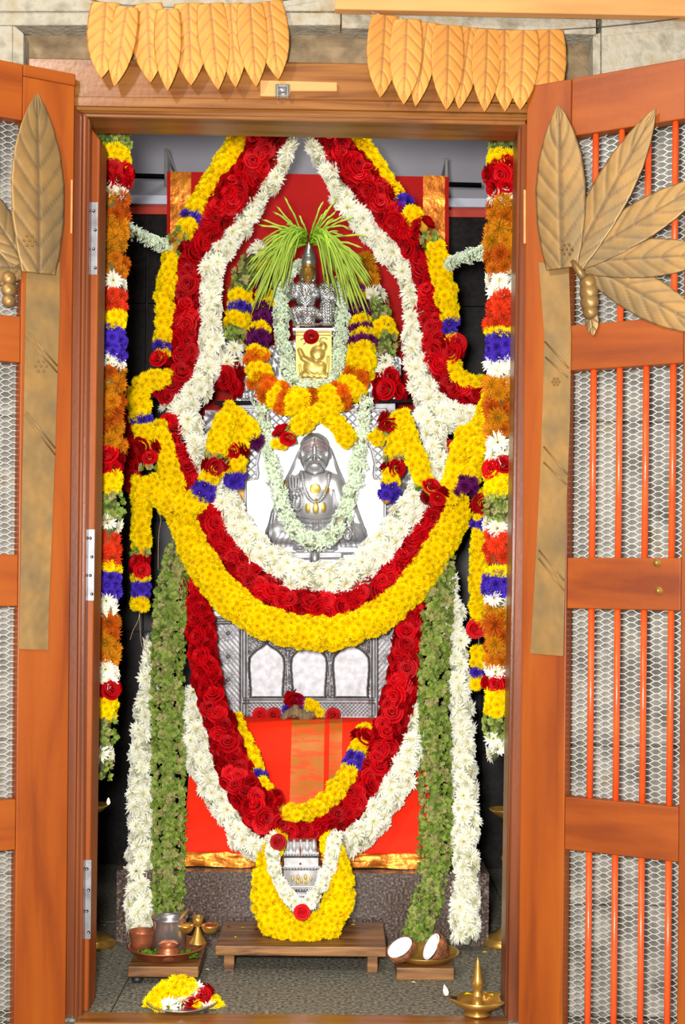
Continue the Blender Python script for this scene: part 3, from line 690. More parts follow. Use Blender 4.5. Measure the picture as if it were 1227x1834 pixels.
prof = [(1.03, zc+.001), (.98, zc+.001), (.93, zc-.004), (.90, zc-.03), (.86, zc-.11), (.80, zc-.21), (.75, zt_+.11), (.722, zt_+.046), (.715, zt_+.043)]
xL, xR = -.355, .36
b0, b1 = P(521, 1400, .88).x, P(580, 1400, .88).x; b2, b3 = P(582, 1400, .88).x, P(612, 1400, .88).x
for a, b, m_ in ((xL, b0, 'cloth_orange'), (b0, b1, 'zari_band'), (b1, b2+.012, 'cloth_orange'), (b2+.012, b3, 'zari_band'), (b3, xR, 'cloth_orange')):
    clothgrid('silk_panel' if m_ == 'cloth_orange' else 'brocade_band', a, b, prof, m_, ac, max(3, int((b-a)*60)))
for a, b in ((xL, 0), (0, xR)): clothgrid('gold_border', a, b, [(.7145, zt_+.044), (.708, zt_+.024), (.707, zt_+.003)], 'zari', ac, 24, .004)

# red silk hung behind the shrine from a steel rod
YB = 1.40
rod = thing('curtain_rod', 'dark steel rod on flat brackets along the back wall', 'rod', P(540, 330, YB))
keep(tube('rod', [P(214, 314, YB+.03), P(862, 332, YB+.03)], .0085, 'dark_steel', None, 14), rod)
for x, y0, y1 in ((298, 266, 334), (800, 283, 335)):
    keep(slab('bracket', [(x-3, y0), (x+2, y0), (x+4, y1), (x-4, y1)], YB+.02, .004, 'steel'), rod)
    keep(slab('bracket_arm', [(x-3, y0), (x+2, y0), (x+2, y0+8), (x-3, y0+8)], YB+.024, 1.72-YB-.024, 'steel', None, .0005), rod)
rc = thing('red_silk_backcloth', 'scarlet silk cloth with gold side borders hung from the steel rod', 'cloth', P(550, 800, YB))
def hung(name, xa, xb, y0, y1, Y, mat, nx, ny, wob, fold=0.):
    v, f = [], []
    for j in range(ny+1):
        for i in range(nx+1):
            x = xa+(xb-xa)*i/nx; y = y0+(x-300)*.02+(y1-y0)*j/ny
            v.append(P(x, y, Y-wob*math.sin(x*.045+j*.3)*j/ny-fold*abs(math.sin(j*PI/7.))**.6))
    for j in range(ny):
        for i in range(nx): q = j*(nx+1)+i; f.append((q, q+nx+1, q+nx+2, q+1))
    return keep(pyd(name, v, f, mat, None, True), rc)
hung('silk_panel', 342, 758, 307, 800, YB, 'cloth_red', 30, 16, .006)
hung('gold_border', 305, 342.3, 307, 800, YB-.001, 'zari', 4, 60, .002, .008)
hung('gold_border', 757.7, 797, 305, 800, YB-.001, 'zari', 4, 60, .002, .008)
hung('edging', 299, 305.3, 307, 800, YB, 'cloth_red', 2, 40, .002, .006)
hung('edging', 796.7, 804, 307, 800, YB, 'cloth_red', 2, 40, .002, .006)

# ------------------------------------------------------------------ silver throne
YS = 1.06
th = thing('silver_throne', 'chased silver throne with three arched panels and flower medallions below the seated figure', 'throne', (0, YS, zc))
YA = 1.0
X, Y_ = grid(383, 1104, 716, 1287, 1.0)
Hh = np.full(X.shape, 3.0); dirt = np.zeros(X.shape)
arches = [(447, 509), (522, 585), (597, 661)]
for a, b in arches:      # recessed fields behind the arches
    cx, hw = (a+b)/2, (b-a)/2; u = np.abs(X-cx)/hw
    top = 1157+ 20*u**2.2-6*np.maximum(0, 1-u*3.2)
    ins = (u < 1-.04*np.cos((Y_-1150)/14)) & (Y_ > top) & (Y_ < 1250)
    Hh = np.where(ins, -1., Hh)
    edge = blur(ins.astype(float), 3); rim = 4*edge*(1-edge); Hh += 2.0*rim; dirt += .5*rim
for x in (384, 433, 443, 664, 674, 714): d_ = np.abs(X-x); Hh += 2.2*np.exp(-(d_/2.)**2); dirt += .7*np.exp(-((d_-4)/1.2)**2)
for y in (1106, 1115, 1252, 1257, 1284): d_ = np.abs(Y_-y); k = ((X > 434) & (X < 672)) | (y < 1120); Hh += 2*np.exp(-(d_/1.8)**2)*k; dirt += .6*np.exp(-((d_-3)/1.2)**2)*k
lat = (Y_ > 1259) & (Y_ < 1282) & (X > 446) & (X < 662)
g1 = np.abs(((X+Y_) % 7)-3.5); g2 = np.abs(((X-Y_) % 7)-3.5); lg = np.maximum(np.exp(-(g1/1.)**2), np.exp(-(g2/1.)**2)); Hh += np.where(lat, 1.8*lg, 0); dirt += np.where(lat, .45*(1-lg), 0)
spand = (Y_ > 1118) & (Y_ < 1250) & (X > 446) & (X < 662) & (Hh > 2)
scroll = np.sin(X*.55+3*np.sin(Y_*.16))*np.sin(Y_*.5+2*np.sin(X*.2)); Hh += np.where(spand, 1.3*scroll, 0); dirt += np.where(spand & (scroll < -.1), .5, 0)
side = ((X < 431) | (X > 677)); sc2 = np.sin(X*.7)*np.sin(Y_*.6); Hh += np.where(side, .4*sc2, 0); dirt += np.where(side & (sc2 < 0), .5, .25*side)
relief('arched_front', X, Y_, blur(Hh, 1), YA, 'silver_old', None, None, (None, None, .55*dirt), None, th)
for cx in (409, 695):
    for k in range(4):
        cy = 1134+k*41.5; bm_v, bm_f = [], []; sp = S(YA)
        rt = []
        for (n, r0, r1, hh) in ((14, 8, 17, 3.0), (12, 4, 9.5, 5.0)):
            for j in range(n):
                a = 2*PI*(j+.5*(r0 > 5))/n; i = len(rt)
                for (rr, da, h_) in ((r0, 0, hh), ((r0+r1)/2, .20, hh+1.2), (r1, 0, hh-1), ((r0+r1)/2, -.20, hh+1.2)):
                    p = P(cx+rr*math.cos(a+da), cy+rr*math.sin(a+da), YA); p.y -= (h_+3.5)*sp; rt.append(p)
                bm_f.append((i, i+1, i+2, i+3))
        ro = keep(pyd('rosette', rt, bm_f, 'silver'), th)
        p = P(cx, cy, YA); p.y -= 7*sp
        l_ = lathe('rosette_boss', [(0, 3.6*sp), (2.5*sp, 3*sp), (4*sp, 1*sp), (4.2*sp, -2*sp)], 'silver_old', None, 12, p, (PI/2, 0, 0)); keep(l_, ro)
keep(slab('front_backing', [(383, 1104), (716, 1104), (716, 1287), (383, 1287)], YA+.004, .03, 'silver_old', None, .001), th)
for xc in (515.5, 591):   # slim columns between the arches
    prof_ = [(3.2, 1250), (3.2, 1243), (2, 1240), (2.4, 1215), (4, 1208), (2.6, 1202), (2.2, 1180), (4.6, 1172), (5.5, 1164)]
    keep(tube('column', [P(xc, y, YA-.003) for r, y in prof_], [r*S(YA) for r, y in prof_], 'silver_old', None, 10), th)
# moulded cornice between front and the figure panel
for y0, y1, e, dd in ((1094, 1105, .012, .05), (1078, 1094, .004, .05), (1062, 1078, .018, .05)):
    keep(slab('cornice', [(364, y0), (736, y0), (736, y1), (364, y1)], YA-e, dd, 'silver_old', None, .002), th)
# wide scrolled back of the throne, mostly behind flowers
X, Y_ = grid(340, 735, 790, 1064, 2.5)
sc3 = np.sin(X*.20+2.2*np.sin(Y_*.09))*np.sin(Y_*.22+2*np.sin(X*.07)); Hh = 2+1.6*sc3
mk = (np.abs(X-565) < 198+25*np.sin(np.clip((Y_-735)/330, 0, 1)*PI))
relief('throne_back', X, Y_, Hh, YS+.01, 'silver_old', None, mk, (None, None, np.where(sc3 < -.2, .5, 0)), None, th)
X, Y_ = grid(420, 585, 718, 722, 2)
sc4 = np.sin(np.hypot(X-440, Y_-690)*.5)+np.sin(np.hypot(X-690, Y_-690)*.5)*.9; Hh = 2+1.1*sc4
mk = (Y_ > 600+np.abs(X-560)*.25)
relief('throne_crest', X, Y_, Hh, YS+.012, 'silver', None, mk, (None, None, np.where(sc4 < -.6, .6, 0)), None, th)
keep(slab('throne_core', [(432, 645), (706, 645), (720, 1060), (410, 1060)], YS+.03, .12, 'silver_old', None, .002), th)
gs = keep(slab('gilt_side', [(415, 860), (440, 860), (440, 915), (415, 880)], YS-.01, .01, 'old_gold', None, .001), th)
keep(tube('black_rail', [P(384, 722, YS-.03), P(742, 718, YS-.03)], .0065, 'black', None, 10), th)

# ------------------------------------------------------------------ embossed silver figure panel
fp = thing('silver_relief_panel', 'silver panel embossed with a seated bearded figure raising one palm', 'relief', P(565, 1015, YS))
X, Y_ = grid(437, 731, 692, 1040, 1.0)
Z = lambda: np.zeros(X.shape)
dirt, gold, red = Z(), Z(), Z()
body = smax(
    .8*rE(X, Y_, 566, 893, 45, 50, 34), rE(X, Y_, 563, 905, 41, 34, 34), rE(X, Y_, 566, 862, 42, 22, 24),
    rC(X, Y_, 598, 866, 17, 611, 905, 14, 24, 22), rC(X, Y_, 611, 905, 13, 628, 948, 9, 22, 22), rE(X, Y_, 630, 955, 10, 12, 22, 20),
    rC(X, Y_, 527, 868, 15, 520, 912, 14, 22, 24), rC(X, Y_, 520, 912, 13, 528, 890, 8, 26, 34),
    rC(X, Y_, 552, 962, 21, 500, 962, 15, 34, 22), rC(X, Y_, 582, 962, 21, 632, 960, 15, 34, 22), rE(X, Y_, 566, 968, 34, 18, 34),
    rE(X, Y_, 500, 956, 24, 22, 20), rE(X, Y_, 634, 956, 22, 20, 20), rC(X, Y_, 565, 840, 15, 565, 862, 17, 26, 24), p=6)
veil = np.where(inpoly(X, Y_, [(548, 788), (565, 779), (582, 788), (594, 810), (606, 845), (618, 872), (634, 900), (656, 962), (640, 965), (600, 880), (520, 880), (498, 920), (486, 965), (476, 965), (490, 915), (505, 875), (524, 840), (536, 810)]), 7., 0)
veil = blur(veil, 3)
head = smax(rE(X, Y_, 564, 814, 26.5, 37, 46, p=.42), rE(X, Y_, 564, 800, 25, 22, 44), p=7)
legs_base = np.where((np.abs(X-565) < 86-np.abs(Y_-984)*.5) & (Y_ > 978) & (Y_ < 992), 10, 0)
Hh = np.maximum(np.maximum(body, blur(veil, 1)), np.maximum(head, blur(legs_base.astype(float), 2)))
Hh = blur(Hh, 1)
def groove(pl, w_, dep, dk=.7):
    global Hh, dirt
    g = np.exp(-(rD(X, Y_, pl)/w_)**2); Hh = Hh-dep*g; dirt = np.maximum(dirt, dk*g)
def ridge(pl, w_, hgt, dk=.35):
    global Hh, dirt
    d_ = rD(X, Y_, pl); Hh = Hh+hgt*np.exp(-(d_/w_)**2); dirt = np.maximum(dirt, dk*np.exp(-((d_-w_*1.9)/(w_*.6))**2))
def bead(pl, step, r, h, dk=.6):
    global Hh, dirt
    d_ = rD(X, Y_, pl); dirt = np.maximum(dirt, dk*np.exp(-((d_-r*1.4)/(r*.6))**2))
    for bx, by in line_pts(pl, step): Hh = np.maximum(Hh, np.where(np.hypot(X-bx, Y_-by) < r, Hh, -99)+rE(X, Y_, bx, by, r, r, h))
# face
Hh += rE(X, Y_, 564, 812, 4.2, 15, 7)+rE(X, Y_, 564, 822, 7.5, 5, 6)                       # nose
for ex, s_ in ((552.5, -1), (576, 1)):
    Hh -= 3.5*np.exp(-(((X-ex)/9)**2+((Y_-808)/7)**2)); Hh += rE(X, Y_, ex, 808.5, 7, 4.2, 5)
    ridge([(ex-7*1, 808), (ex, 803.5), (ex+7, 808)], 1.1, 1.2); groove([(ex-7, 809), (ex, 812.5), (ex+7, 809)], .9, 1., .6)
    red = np.maximum(red, np.exp(-(np.hypot(X-ex-1, Y_-808)/2.4)**2)*.9)
    bl_ = [(564+s_*6, 801), (564+s_*14, 797.5), (564+s_*22, 801)]; ridge(bl_, 1.6, 2.); red = np.maximum(red, .85*np.exp(-(rD(X, Y_, bl_)/1.4)**2))
    Hh += rE(X, Y_, 564+s_*14, 823, 9, 8, 3.5)                                              # cheek
    ridge([(564+s_*1, 826.5), (564+s_*8, 827), (564+s_*14, 831), (564+s_*16, 836)], 2.2, 3.2, .6)     # moustache
    groove([(564+s_*9, 821), (564+s_*14, 828)], 1.1, 1.2, .5)
    Hh += rE(X, Y_, 564+s_*26, 815, 4, 9, 14)                                              # ear
    groove([(564+s_*24.5, 800), (564+s_*26, 820), (564+s_*20, 838)], 1.2, 2.)
ridge([(557, 832), (564, 830.5), (571, 832)], 1.6, 1.6); groove([(556, 834), (564, 833), (572, 834)], 1., 1.8); ridge([(558, 837), (564, 838), (570, 837)], 1.8, 2.2)
groove([(556, 842), (572, 842)], 1.4, 1.2, .4)
fm = [(564, 787), (564, 795)]; red = np.maximum(red, np.exp(-(rD(X, Y_, fm)/1.3)**2)); red = np.maximum(red, np.exp(-(np.hypot(X-564, Y_-800)/1.7)**2)); dirt = np.maximum(dirt, .8*np.exp(-(rD(X, Y_, fm)/.9)**2))
ridge([(538, 818), (545, 794), (564, 784), (583, 794), (590, 818)], 1.6, 2.2)                # edge of the head cloth
groove([(540, 822), (548, 846), (564, 853), (580, 846), (588, 822)], 1.6, 3.)
ridge([(536, 810), (522, 842), (505, 878), (490, 915), (478, 965)], 1.4, 2.5); ridge([(592, 806), (606, 842), (620, 872), (640, 915), (656, 960)], 1.4, 2.5)
# raised hand with five fingers
Hh = np.maximum(Hh, np.maximum(rE(X, Y_, 528, 885, 10.5, 13, 40, p=.3), 0))
for fx, fy, tx, ty in ((521, 876, 519, 857), (526, 875, 525, 854), (531, 875, 531, 855), (535.5, 877, 536, 860), (537, 888, 542, 876)):
    Hh = np.maximum(Hh, rC(X, Y_, fx, fy, 3., tx, ty, 2.4, 39, 37)); 
for fx in (523.5, 528.5, 533.3): groove([(fx, 874), (fx-.3, 857)], .8, 3., .8)
groove([(521, 884), (530, 880), (537, 884)], .8, 1.2, .4); groove([(517, 872), (517, 890), (524, 900)], 1.2, 2., .5)
bead(line_pts([(536, 880), (541, 893), (539, 910), (531, 914), (526, 906), (529, 890)], 2), 4.0, 2.2, 3.4)
bead(line_pts([(540, 846), (545, 872), (553, 892), (565, 901), (578, 893), (587, 872), (590, 850)], 2), 4.4, 2.3, 3.6)
bead(line_pts([(622, 944), (628, 950), (627, 966), (618, 964), (619, 952)], 2), 3.6, 1.9, 3)
for gx, gy, rx, ry in ((565, 877, 9.5, 9.5), (586, 879, 4.5, 6.5), (552, 911, 4.6, 9), (566, 912, 5.2, 10), (580, 910, 4.6, 9), (510, 868, 4, 8), (566, 898, 3, 4)):
    e = rE(X, Y_, gx, gy, rx, ry, 1.)
    Hh += 1.8*e; gold = np.maximum(gold, (e > .12)*1.); dirt = np.maximum(dirt, .55*np.exp(-((e-.15)/.12)**2)*(e > 0))
ridge([(523, 927), (545, 933), (565, 935), (588, 933), (606, 926)], 2., 2.4, .5); ridge([(525, 935), (565, 942), (605, 934)], 1.2, 1.6, .5)
for fx in (557, 561.5, 566, 570.5, 574): groove([(fx, 932), (fx+(fx-565.5)*.25, 956)], .8, 1.4, .6)
groove([(533, 872), (530, 900), (527, 925)], 1.6, 3.5, .5); groove([(597, 880), (600, 905), (606, 925)], 1.6, 3.5, .5)
for k in range(6):
    groove([(492+k*9, 981-k*.5), (496+k*10, 966), (506+k*9, 950)], .9, 1.6, .5); groove([(640-k*9, 981-k*.5), (636-k*10, 966), (626-k*9, 950)], .9, 1.6, .5)
groove([(520, 955), (565, 990)], 1.5, 3, .6); groove([(612, 955), (565, 990)], 1.5, 3, .6)
for k in range(4): ridge([(622+k*3.6, 957), (626+k*3.6, 970)], 1.4, 2.2, .5)               # fingers of the resting hand
ridge([(489, 918), (484, 950), (480, 990)], 1.8, 5, .6)                                      # staff
Hh = np.maximum(Hh, smax(rE(X, Y_, 564, 1000, 9.5, 15, 20), rC(X, Y_, 520, 998, 5, 610, 996, 5, 8, 8), rE(X, Y_, 564, 984, 16, 7, 24)))
groove([(558, 992), (558, 1006)], .8, 1.5); groove([(570, 992), (570, 1006)], .8, 1.5)
for y in (1008, 1013): groove([(470, y), (660, y-2)], 1., 1.4, .7)
ridge([(470, 1010.5), (660, 1008.5)], 1.6, 2)
foot = smax(rE(X, Y_, 498, 989, 12, 5, 14, -8), rE(X, Y_, 538, 982, 14, 6, 36), rE(X, Y_, 592, 982, 14, 6, 36)); Hh = np.maximum(Hh, foot)
# lattice spandrels and pointed arch
wv = np.interp(Y_, [731, 742, 752, 765, 785, 805, 830, 850, 858, 862, 1100], [4, 14, 40, 62, 84, 98, 104, 102, 104, 130, 130])
out = np.abs(X-566)-wv; lat = (out > 5) & (Y_ < 858) & (X > 443) & (X < 687) & (Y_ > 737)
gx1 = ((X*.92+Y_) % 14); gx2 = ((X*.92-Y_) % 14); ln = np.maximum(np.exp(-((gx1-7)/.9)**2), np.exp(-((gx2-7)/.9)**2))
Hh += np.where(lat, 3.-2.2*ln, 0); dirt = np.maximum(dirt, np.where(lat, .95*ln, 0))
ed = np.where(Y_ < 862, np.exp(-((out-2.5)/1.8)**2), 0); Hh += 5*ed; dirt = np.maximum(dirt, np.where(Y_ < 862, .7*np.exp(-((np.abs(out-2.5)-3.6)/.9)**2), 0))
bd = np.minimum(np.minimum(X-437, 692-X), Y_-731); Hh += 4*np.exp(-((bd-2)/1.6)**2); dirt = np.maximum(dirt, .6*np.exp(-((bd-5)/.8)**2))
Hh += .5*np.sin(X*.05)*np.sin(Y_*.06)
relief('figure_relief', X, Y_, Hh*.72, YS-.012, 'silver', None, None, (red, gold, dirt), None, fp)
keep(slab('backing_board', [(437, 731), (692, 731), (692, 1040), (437, 1040)], YS-.011, .03, 'silver_old', None, .001), fp)

# ------------------------------------------------------------------ pair of small silver deities on a gilt pedestal
YI = .97
gp = thing('gilt_pedestal', 'square gilt pedestal embossed with scrolls under the small silver deities', 'pedestal', P(562, 690, YI))
X, Y_ = grid(530, 592, 594, 692, 1.)
Hh = 3+0*X; dirt = 0*X
Hh = np.maximum(Hh, smax(rE(X, Y_, 561, 660, 18, 20, 12), rE(X, Y_, 569, 634, 13, 14, 14), rE(X, Y_, 579, 622, 7, 9, 9), rC(X, Y_, 558, 650, 7, 543, 642, 5, 12, 9), rC(X, Y_, 543, 642, 5, 537, 628, 4, 9, 8), rE(X, Y_, 576, 660, 9, 12, 12), rC(X, Y_, 545, 672, 7, 582, 674, 7, 11, 11), rE(X, Y_, 563, 684, 26, 6, 9)))
for pl_ in ([(533, 597), (590, 597)], [(533, 602), (590, 602)], [(541, 610), (548, 606), (552, 612), (546, 618)], [(584, 608), (577, 606), (574, 613), (581, 619)], [(550, 664), (563, 674), (578, 664)], [(546, 668), (563, 680), (582, 668)], [(560, 632), (566, 645), (574, 640)], [(537, 655), (540, 680)], [(588, 640), (586, 680)]):
    d_ = rD(X, Y_, pl_); Hh += 2*np.exp(-(d_/1.3)**2); dirt = np.maximum(dirt, .3*np.exp(-((d_-3)/1.)**2))
relief('embossed_face', X, Y_, .55*blur(Hh, 1), YI, 'gold', None, None, (None, None, dirt), None, gp)
keep(slab('pedestal_body', [(530, 592), (594, 592), (594, 692), (530, 692)], YI+.002, .07, 'gold', None, .001), gp)
keep(slab('pedestal_top', [(524, 587), (600, 587), (600, 592.5), (524, 592.5)], YI-.012, .08, 'silver', None, .001), gp)
def deity(label, prims, grooves, face, crown, x0, y0, x1, y1):
    global Hh, dirt, X, Y_
    root = thing('silver_deity', label, 'idol', P((x0+x1)/2, 587, YI+.0))
    X, Y_ = grid(x0, y0, x1, y1, .8); dirt = 0*X
    Hh = blur(smax(*[(rE if len(q) < 8 else rC)(X, Y_, *q) for q in prims], p=6), 1); mk = Hh > .6
    for pl_, w_, dep in grooves:
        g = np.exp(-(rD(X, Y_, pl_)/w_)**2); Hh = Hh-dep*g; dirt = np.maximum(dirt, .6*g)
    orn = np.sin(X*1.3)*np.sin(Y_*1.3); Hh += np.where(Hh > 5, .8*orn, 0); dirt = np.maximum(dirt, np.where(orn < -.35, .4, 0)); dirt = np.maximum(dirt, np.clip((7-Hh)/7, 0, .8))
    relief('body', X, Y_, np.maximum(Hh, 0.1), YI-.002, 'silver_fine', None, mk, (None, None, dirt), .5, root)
    fx, fy, frx, fry, fz = face
    X, Y_ = grid(fx-frx-1, fy-fry-1, fx+frx+1, fy+fry+1, .6); dirt = 0*X
    Hh = rE(X, Y_, fx, fy, frx, fry, frx*1.3, p=.45); mk = Hh > .3
    Hh = Hh+rE(X, Y_, fx, fy+1, frx*.16, fry*.3, 2.)+rE(X, Y_, fx, fy+fry*.32, frx*.3, fry*.12, 1.2)
    for s_ in (-1, 1):
        Hh = Hh+rE(X, Y_, fx+s_*frx*.42, fy-fry*.08, frx*.26, fry*.14, 1.4)
        g = np.exp(-(rD(X, Y_, [(fx+s_*frx*.12, fy-fry*.28), (fx+s_*frx*.45, fy-fry*.4), (fx+s_*frx*.8, fy-fry*.22)])/.8)**2); dirt = np.maximum(dirt, .7*g)
    g = np.exp(-(rD(X, Y_, [(fx-frx*.35, fy+fry*.5), (fx+frx*.35, fy+fry*.5)])/.8)**2); dirt = np.maximum(dirt, .7*g); Hh = Hh-.8*g
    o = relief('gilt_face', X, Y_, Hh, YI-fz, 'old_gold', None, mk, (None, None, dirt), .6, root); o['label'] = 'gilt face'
    cr = [(r*S(YI), P(crown[0], y, YI).z) for y, r in crown[1]]; pb = P(crown[0], crown[1][0][0], YI)
    keep(lathe('crown', [(r, z-pb.z) for r, z in cr], 'silver_fine', None, 20, (pb.x, YI-fz+.004, pb.z)), root)
    return root
deity('seated silver deity with gilt face and tall crown on the gilt pedestal',
    [(548, 534, 19, 27, 20), (548, 514, 23, 11, 16), (530, 516, 8, 524, 534, 6, 14, 16), (524, 534, 6, 526, 518, 5, 18, 22), (525, 513, 5.5, 8, 22), (562, 514, 7, 568, 532, 6, 14, 15), (568, 532, 5.5, 566, 520, 6, 18, 18),
     (545, 560, 14, 528, 560, 11, 24, 22), (526, 560, 9, 533, 582, 7, 22, 18), (536, 582, 13, 5, 20), (560, 560, 12, 573, 566, 9, 22, 18), (552, 574, 15, 13, 20), (552, 582, 24, 5, 16), (552, 494, 16, 24, 10), (519, 528, 5, 6, 12)],
    [([(536, 520), (546, 540), (560, 524)], 1., 1.6), ([(536, 548), (552, 552), (566, 548)], 1.2, 2), ([(540, 562), (566, 562)], 1., 1.6), ([(540, 570), (566, 570)], 1., 1.6), ([(526, 545), (540, 550)], 1.2, 2.5), ([(530, 556), (536, 580)], .9, 1.4), ([(541, 562), (539, 586)], 1.2, 3), ([(566, 562), (567, 586)], 1.2, 3), ([(546, 520), (550, 534), (556, 520)], .8, 1.2), ([(521, 512), (529, 512)], .8, 1.5)],
    (552, 488, 12, 19, .018), (553, [(484, 13), (474, 13), (472, 14.2), (469, 12.6), (462, 12), (460, 12.6), (457, 10.5), (452, 9), (448, 6.5), (443, 5), (439, 2.5), (435, .2)]), 512, 470, 582, 590)
deity('smaller standing silver consort with gilt face beside the crowned seated deity',
    [(585, 525, 13, 16, 14), (586, 555, 15, 28, 15), (585, 512, 15, 8, 11), (574, 516, 5, 578, 540, 4, 12, 14), (597, 516, 5, 600, 540, 4, 12, 12), (600, 540, 4, 594, 526, 4, 13, 15), (586, 580, 16, 6, 14), (585, 500, 9, 12, 8)],
    [([(578, 522), (586, 532), (594, 522)], .8, 1.2), ([(573, 540), (586, 544), (599, 540)], 1., 1.5)]+[([(576+k*5, 548), (577+k*5, 578)], .8, 1.2) for k in range(5)],
    (585, 500, 7.5, 10, .013), (586, [(498, 8), (492, 8.2), (489, 7), (485, 6), (480, 3), (477, .2)]), 566, 486, 606, 590)

# ================================================================== garlands
G = garland
YT = 1.20   # tall tied strands of the canopy
def at(pts, *Ys):
    n = len(pts); return [(x, y, float(np.interp(i/(n-1), np.linspace(0, 1, len(Ys)), Ys))) for i, (x, y) in enumerate(pts)]
hang = 'side strings of banded flowers'
# --- banded strings hanging just inside the door posts
G('banded_flower_string', 'long string of banded flowers hanging beside the hinged inner door edge',
  at([(206, 192), (203, 420), (199, 620), (195, 800), (191, 980), (187, 1150), (186, 1290), (184, 1395)], .30, .30), [28, 28, 27, 26, 26, 26, 26, 16],
  [(266, 'green'), (303, 'yellow'), (338, 'red'), (358, 'white'), (500, 'rust'), (522, 'white'), (565, 'redmum'), (585, 'yellow'), (637, 'purple'), (655, 'white'), (812, 'rust'), (845, 'red'), (880, 'yellow'), (932, 'green'), (955, 'white'), (1005, 'redmum'), (1022, 'yellow'), (1065, 'purple'), (1095, 'white'), (1190, 'rust'), (1218, 'white'), (1250, 'red'), (1285, 'yellow'), (1335, 'green'), (1358, 'white'), (1400, 'green'), 'y'], group=hang)
G('banded_flower_string', 'long string of banded flowers hanging beside the smooth jamb near the lit brass lamp',
  at([(900, 198), (899, 420), (897, 620), (894, 800), (893, 980), (891, 1150), (890, 1290), (884, 1362)], .30, .30), [26, 27, 27, 26, 26, 26, 25, 18],
  [(268, 'green'), (300, 'yellow'), (338, 'red'), (362, 'white'), (495, 'rust'), (520, 'white'), (590, 'redmum'), (606, 'yellow'), (648, 'purple'), (672, 'white'), (792, 'rust'), (825, 'white'), (845, 'red'), (885, 'yellow'), (932, 'green'), (960, 'white'), (1005, 'redmum'), (1022, 'yellow'), (1068, 'purple'), (1085, 'white'), (1182, 'rust'), (1205, 'white'), (1237, 'red'), (1275, 'yellow'), (1325, 'green'), (1350, 'white'), (1400, 'green'), 'y'], group=hang)
# --- short pale strings tying the canopy to the side strings
G('tuberose_string', 'short tuberose string tied between the canopy and the string beside the hinge plates', at([(222, 402), (238, 416), (262, 430), (297, 441)], .35, .93), 11, 'pale', core='core_white', rs=1.1, dens=1.9, coreR=.45)
G('tuberose_string', 'short tuberose string tied between the canopy and the string near the lit lamp', at([(874, 450), (850, 458), (825, 464), (803, 476)], .35, .93), 11, 'pale', core='core_white', rs=1.1, dens=1.9, coreR=.45)
# --- canopy: three strands on each side
cg = 'canopy strands tied together over the deities'
UY = lambda p: at(p, .95, 1.0, .92)
G('yellow_garland', 'upper yellow chrysanthemum strand with violet band, canopy side toward the hinge plates', UY([(446, 205), (434, 240), (410, 282), (376, 337), (346, 388), (320, 430)]), [20, 20, 20, 20, 19, 15], [(.78, 'yellow'), (.86, 'purple'), (.95, 'yellow'), (1, 'green')], core='core_yellow')
G('yellow_garland', 'yellow strand ending in violet band and roses, beside the outer red canopy strand', at([(316, 432), (304, 466), (296, 530), (292, 600), (290, 648)], .94, .92), [14, 15, 16, 15, 14], [(.08, 'green'), (.84, 'yellow'), (.90, 'purple'), (.95, 'yellow'), (1, 'red')], core='core_yellow')
G('red_rose_garland', 'thick red rose strand of the canopy on the side toward the hinge plates', UY([(502, 205), (487, 240), (454, 302), (412, 362), (366, 412), (338, 462), (333, 530), (331, 600), (327, 655), (300, 695), (282, 716)]), [25, 27, 29, 30, 29, 27, 26, 25, 24, 22, 18], 'red', core='core_red')
G('white_garland', 'white chrysanthemum strand of the canopy on the side toward the hinge plates', UY([(538, 205), (522, 240), (496, 306), (458, 368), (414, 428), (381, 478), (377, 560), (375, 640), (350, 705), (298, 742)]), [15, 17, 20, 22, 24, 24, 23, 24, 27, 20], 'white', core='core_white')
G('white_garland', 'white chrysanthemum strand of the canopy on the side toward the oil lamp', UY([(538, 205), (556, 242), (588, 306), (636, 384), (694, 450), (728, 494), (740, 560), (747, 650), (772, 716), (808, 748), (858, 745)]), [15, 17, 20, 22, 23, 22, 21, 24, 28, 30, 24], 'white', core='core_white')
G('red_rose_garland', 'thick red rose strand of the canopy on the side toward the oil lamp', UY([(572, 205), (590, 240), (624, 290), (666, 342), (714, 402), (752, 462), (772, 530), (780, 610), (797, 672), (832, 700), (868, 706)]), [25, 27, 28, 29, 29, 27, 25, 24, 25, 23, 18], 'red', core='core_red')
G('yellow_garland', 'upper yellow chrysanthemum strand with violet band, canopy side toward the oil lamp', UY([(618, 205), (634, 240), (664, 288), (700, 344), (738, 388), (764, 414)]), [20, 20, 20, 19, 19, 14], [(.72, 'yellow'), (.80, 'purple'), (.90, 'yellow'), (.95, 'red'), (1, 'green')], core='core_yellow')
G('yellow_garland', 'yellow strand with violet and rose bands bending out to the banded flower string', at([(766, 420), (784, 462), (799, 530), (808, 590), (814, 640), (820, 676), (842, 682), (866, 690)], .94, .90), [15, 18, 19, 17, 14, 14, 14, 12], [(.06, 'green'), (.52, 'yellow'), (.59, 'purple'), (.65, 'yellow'), (.72, 'red'), (1, 'yellow')], core='core_yellow')
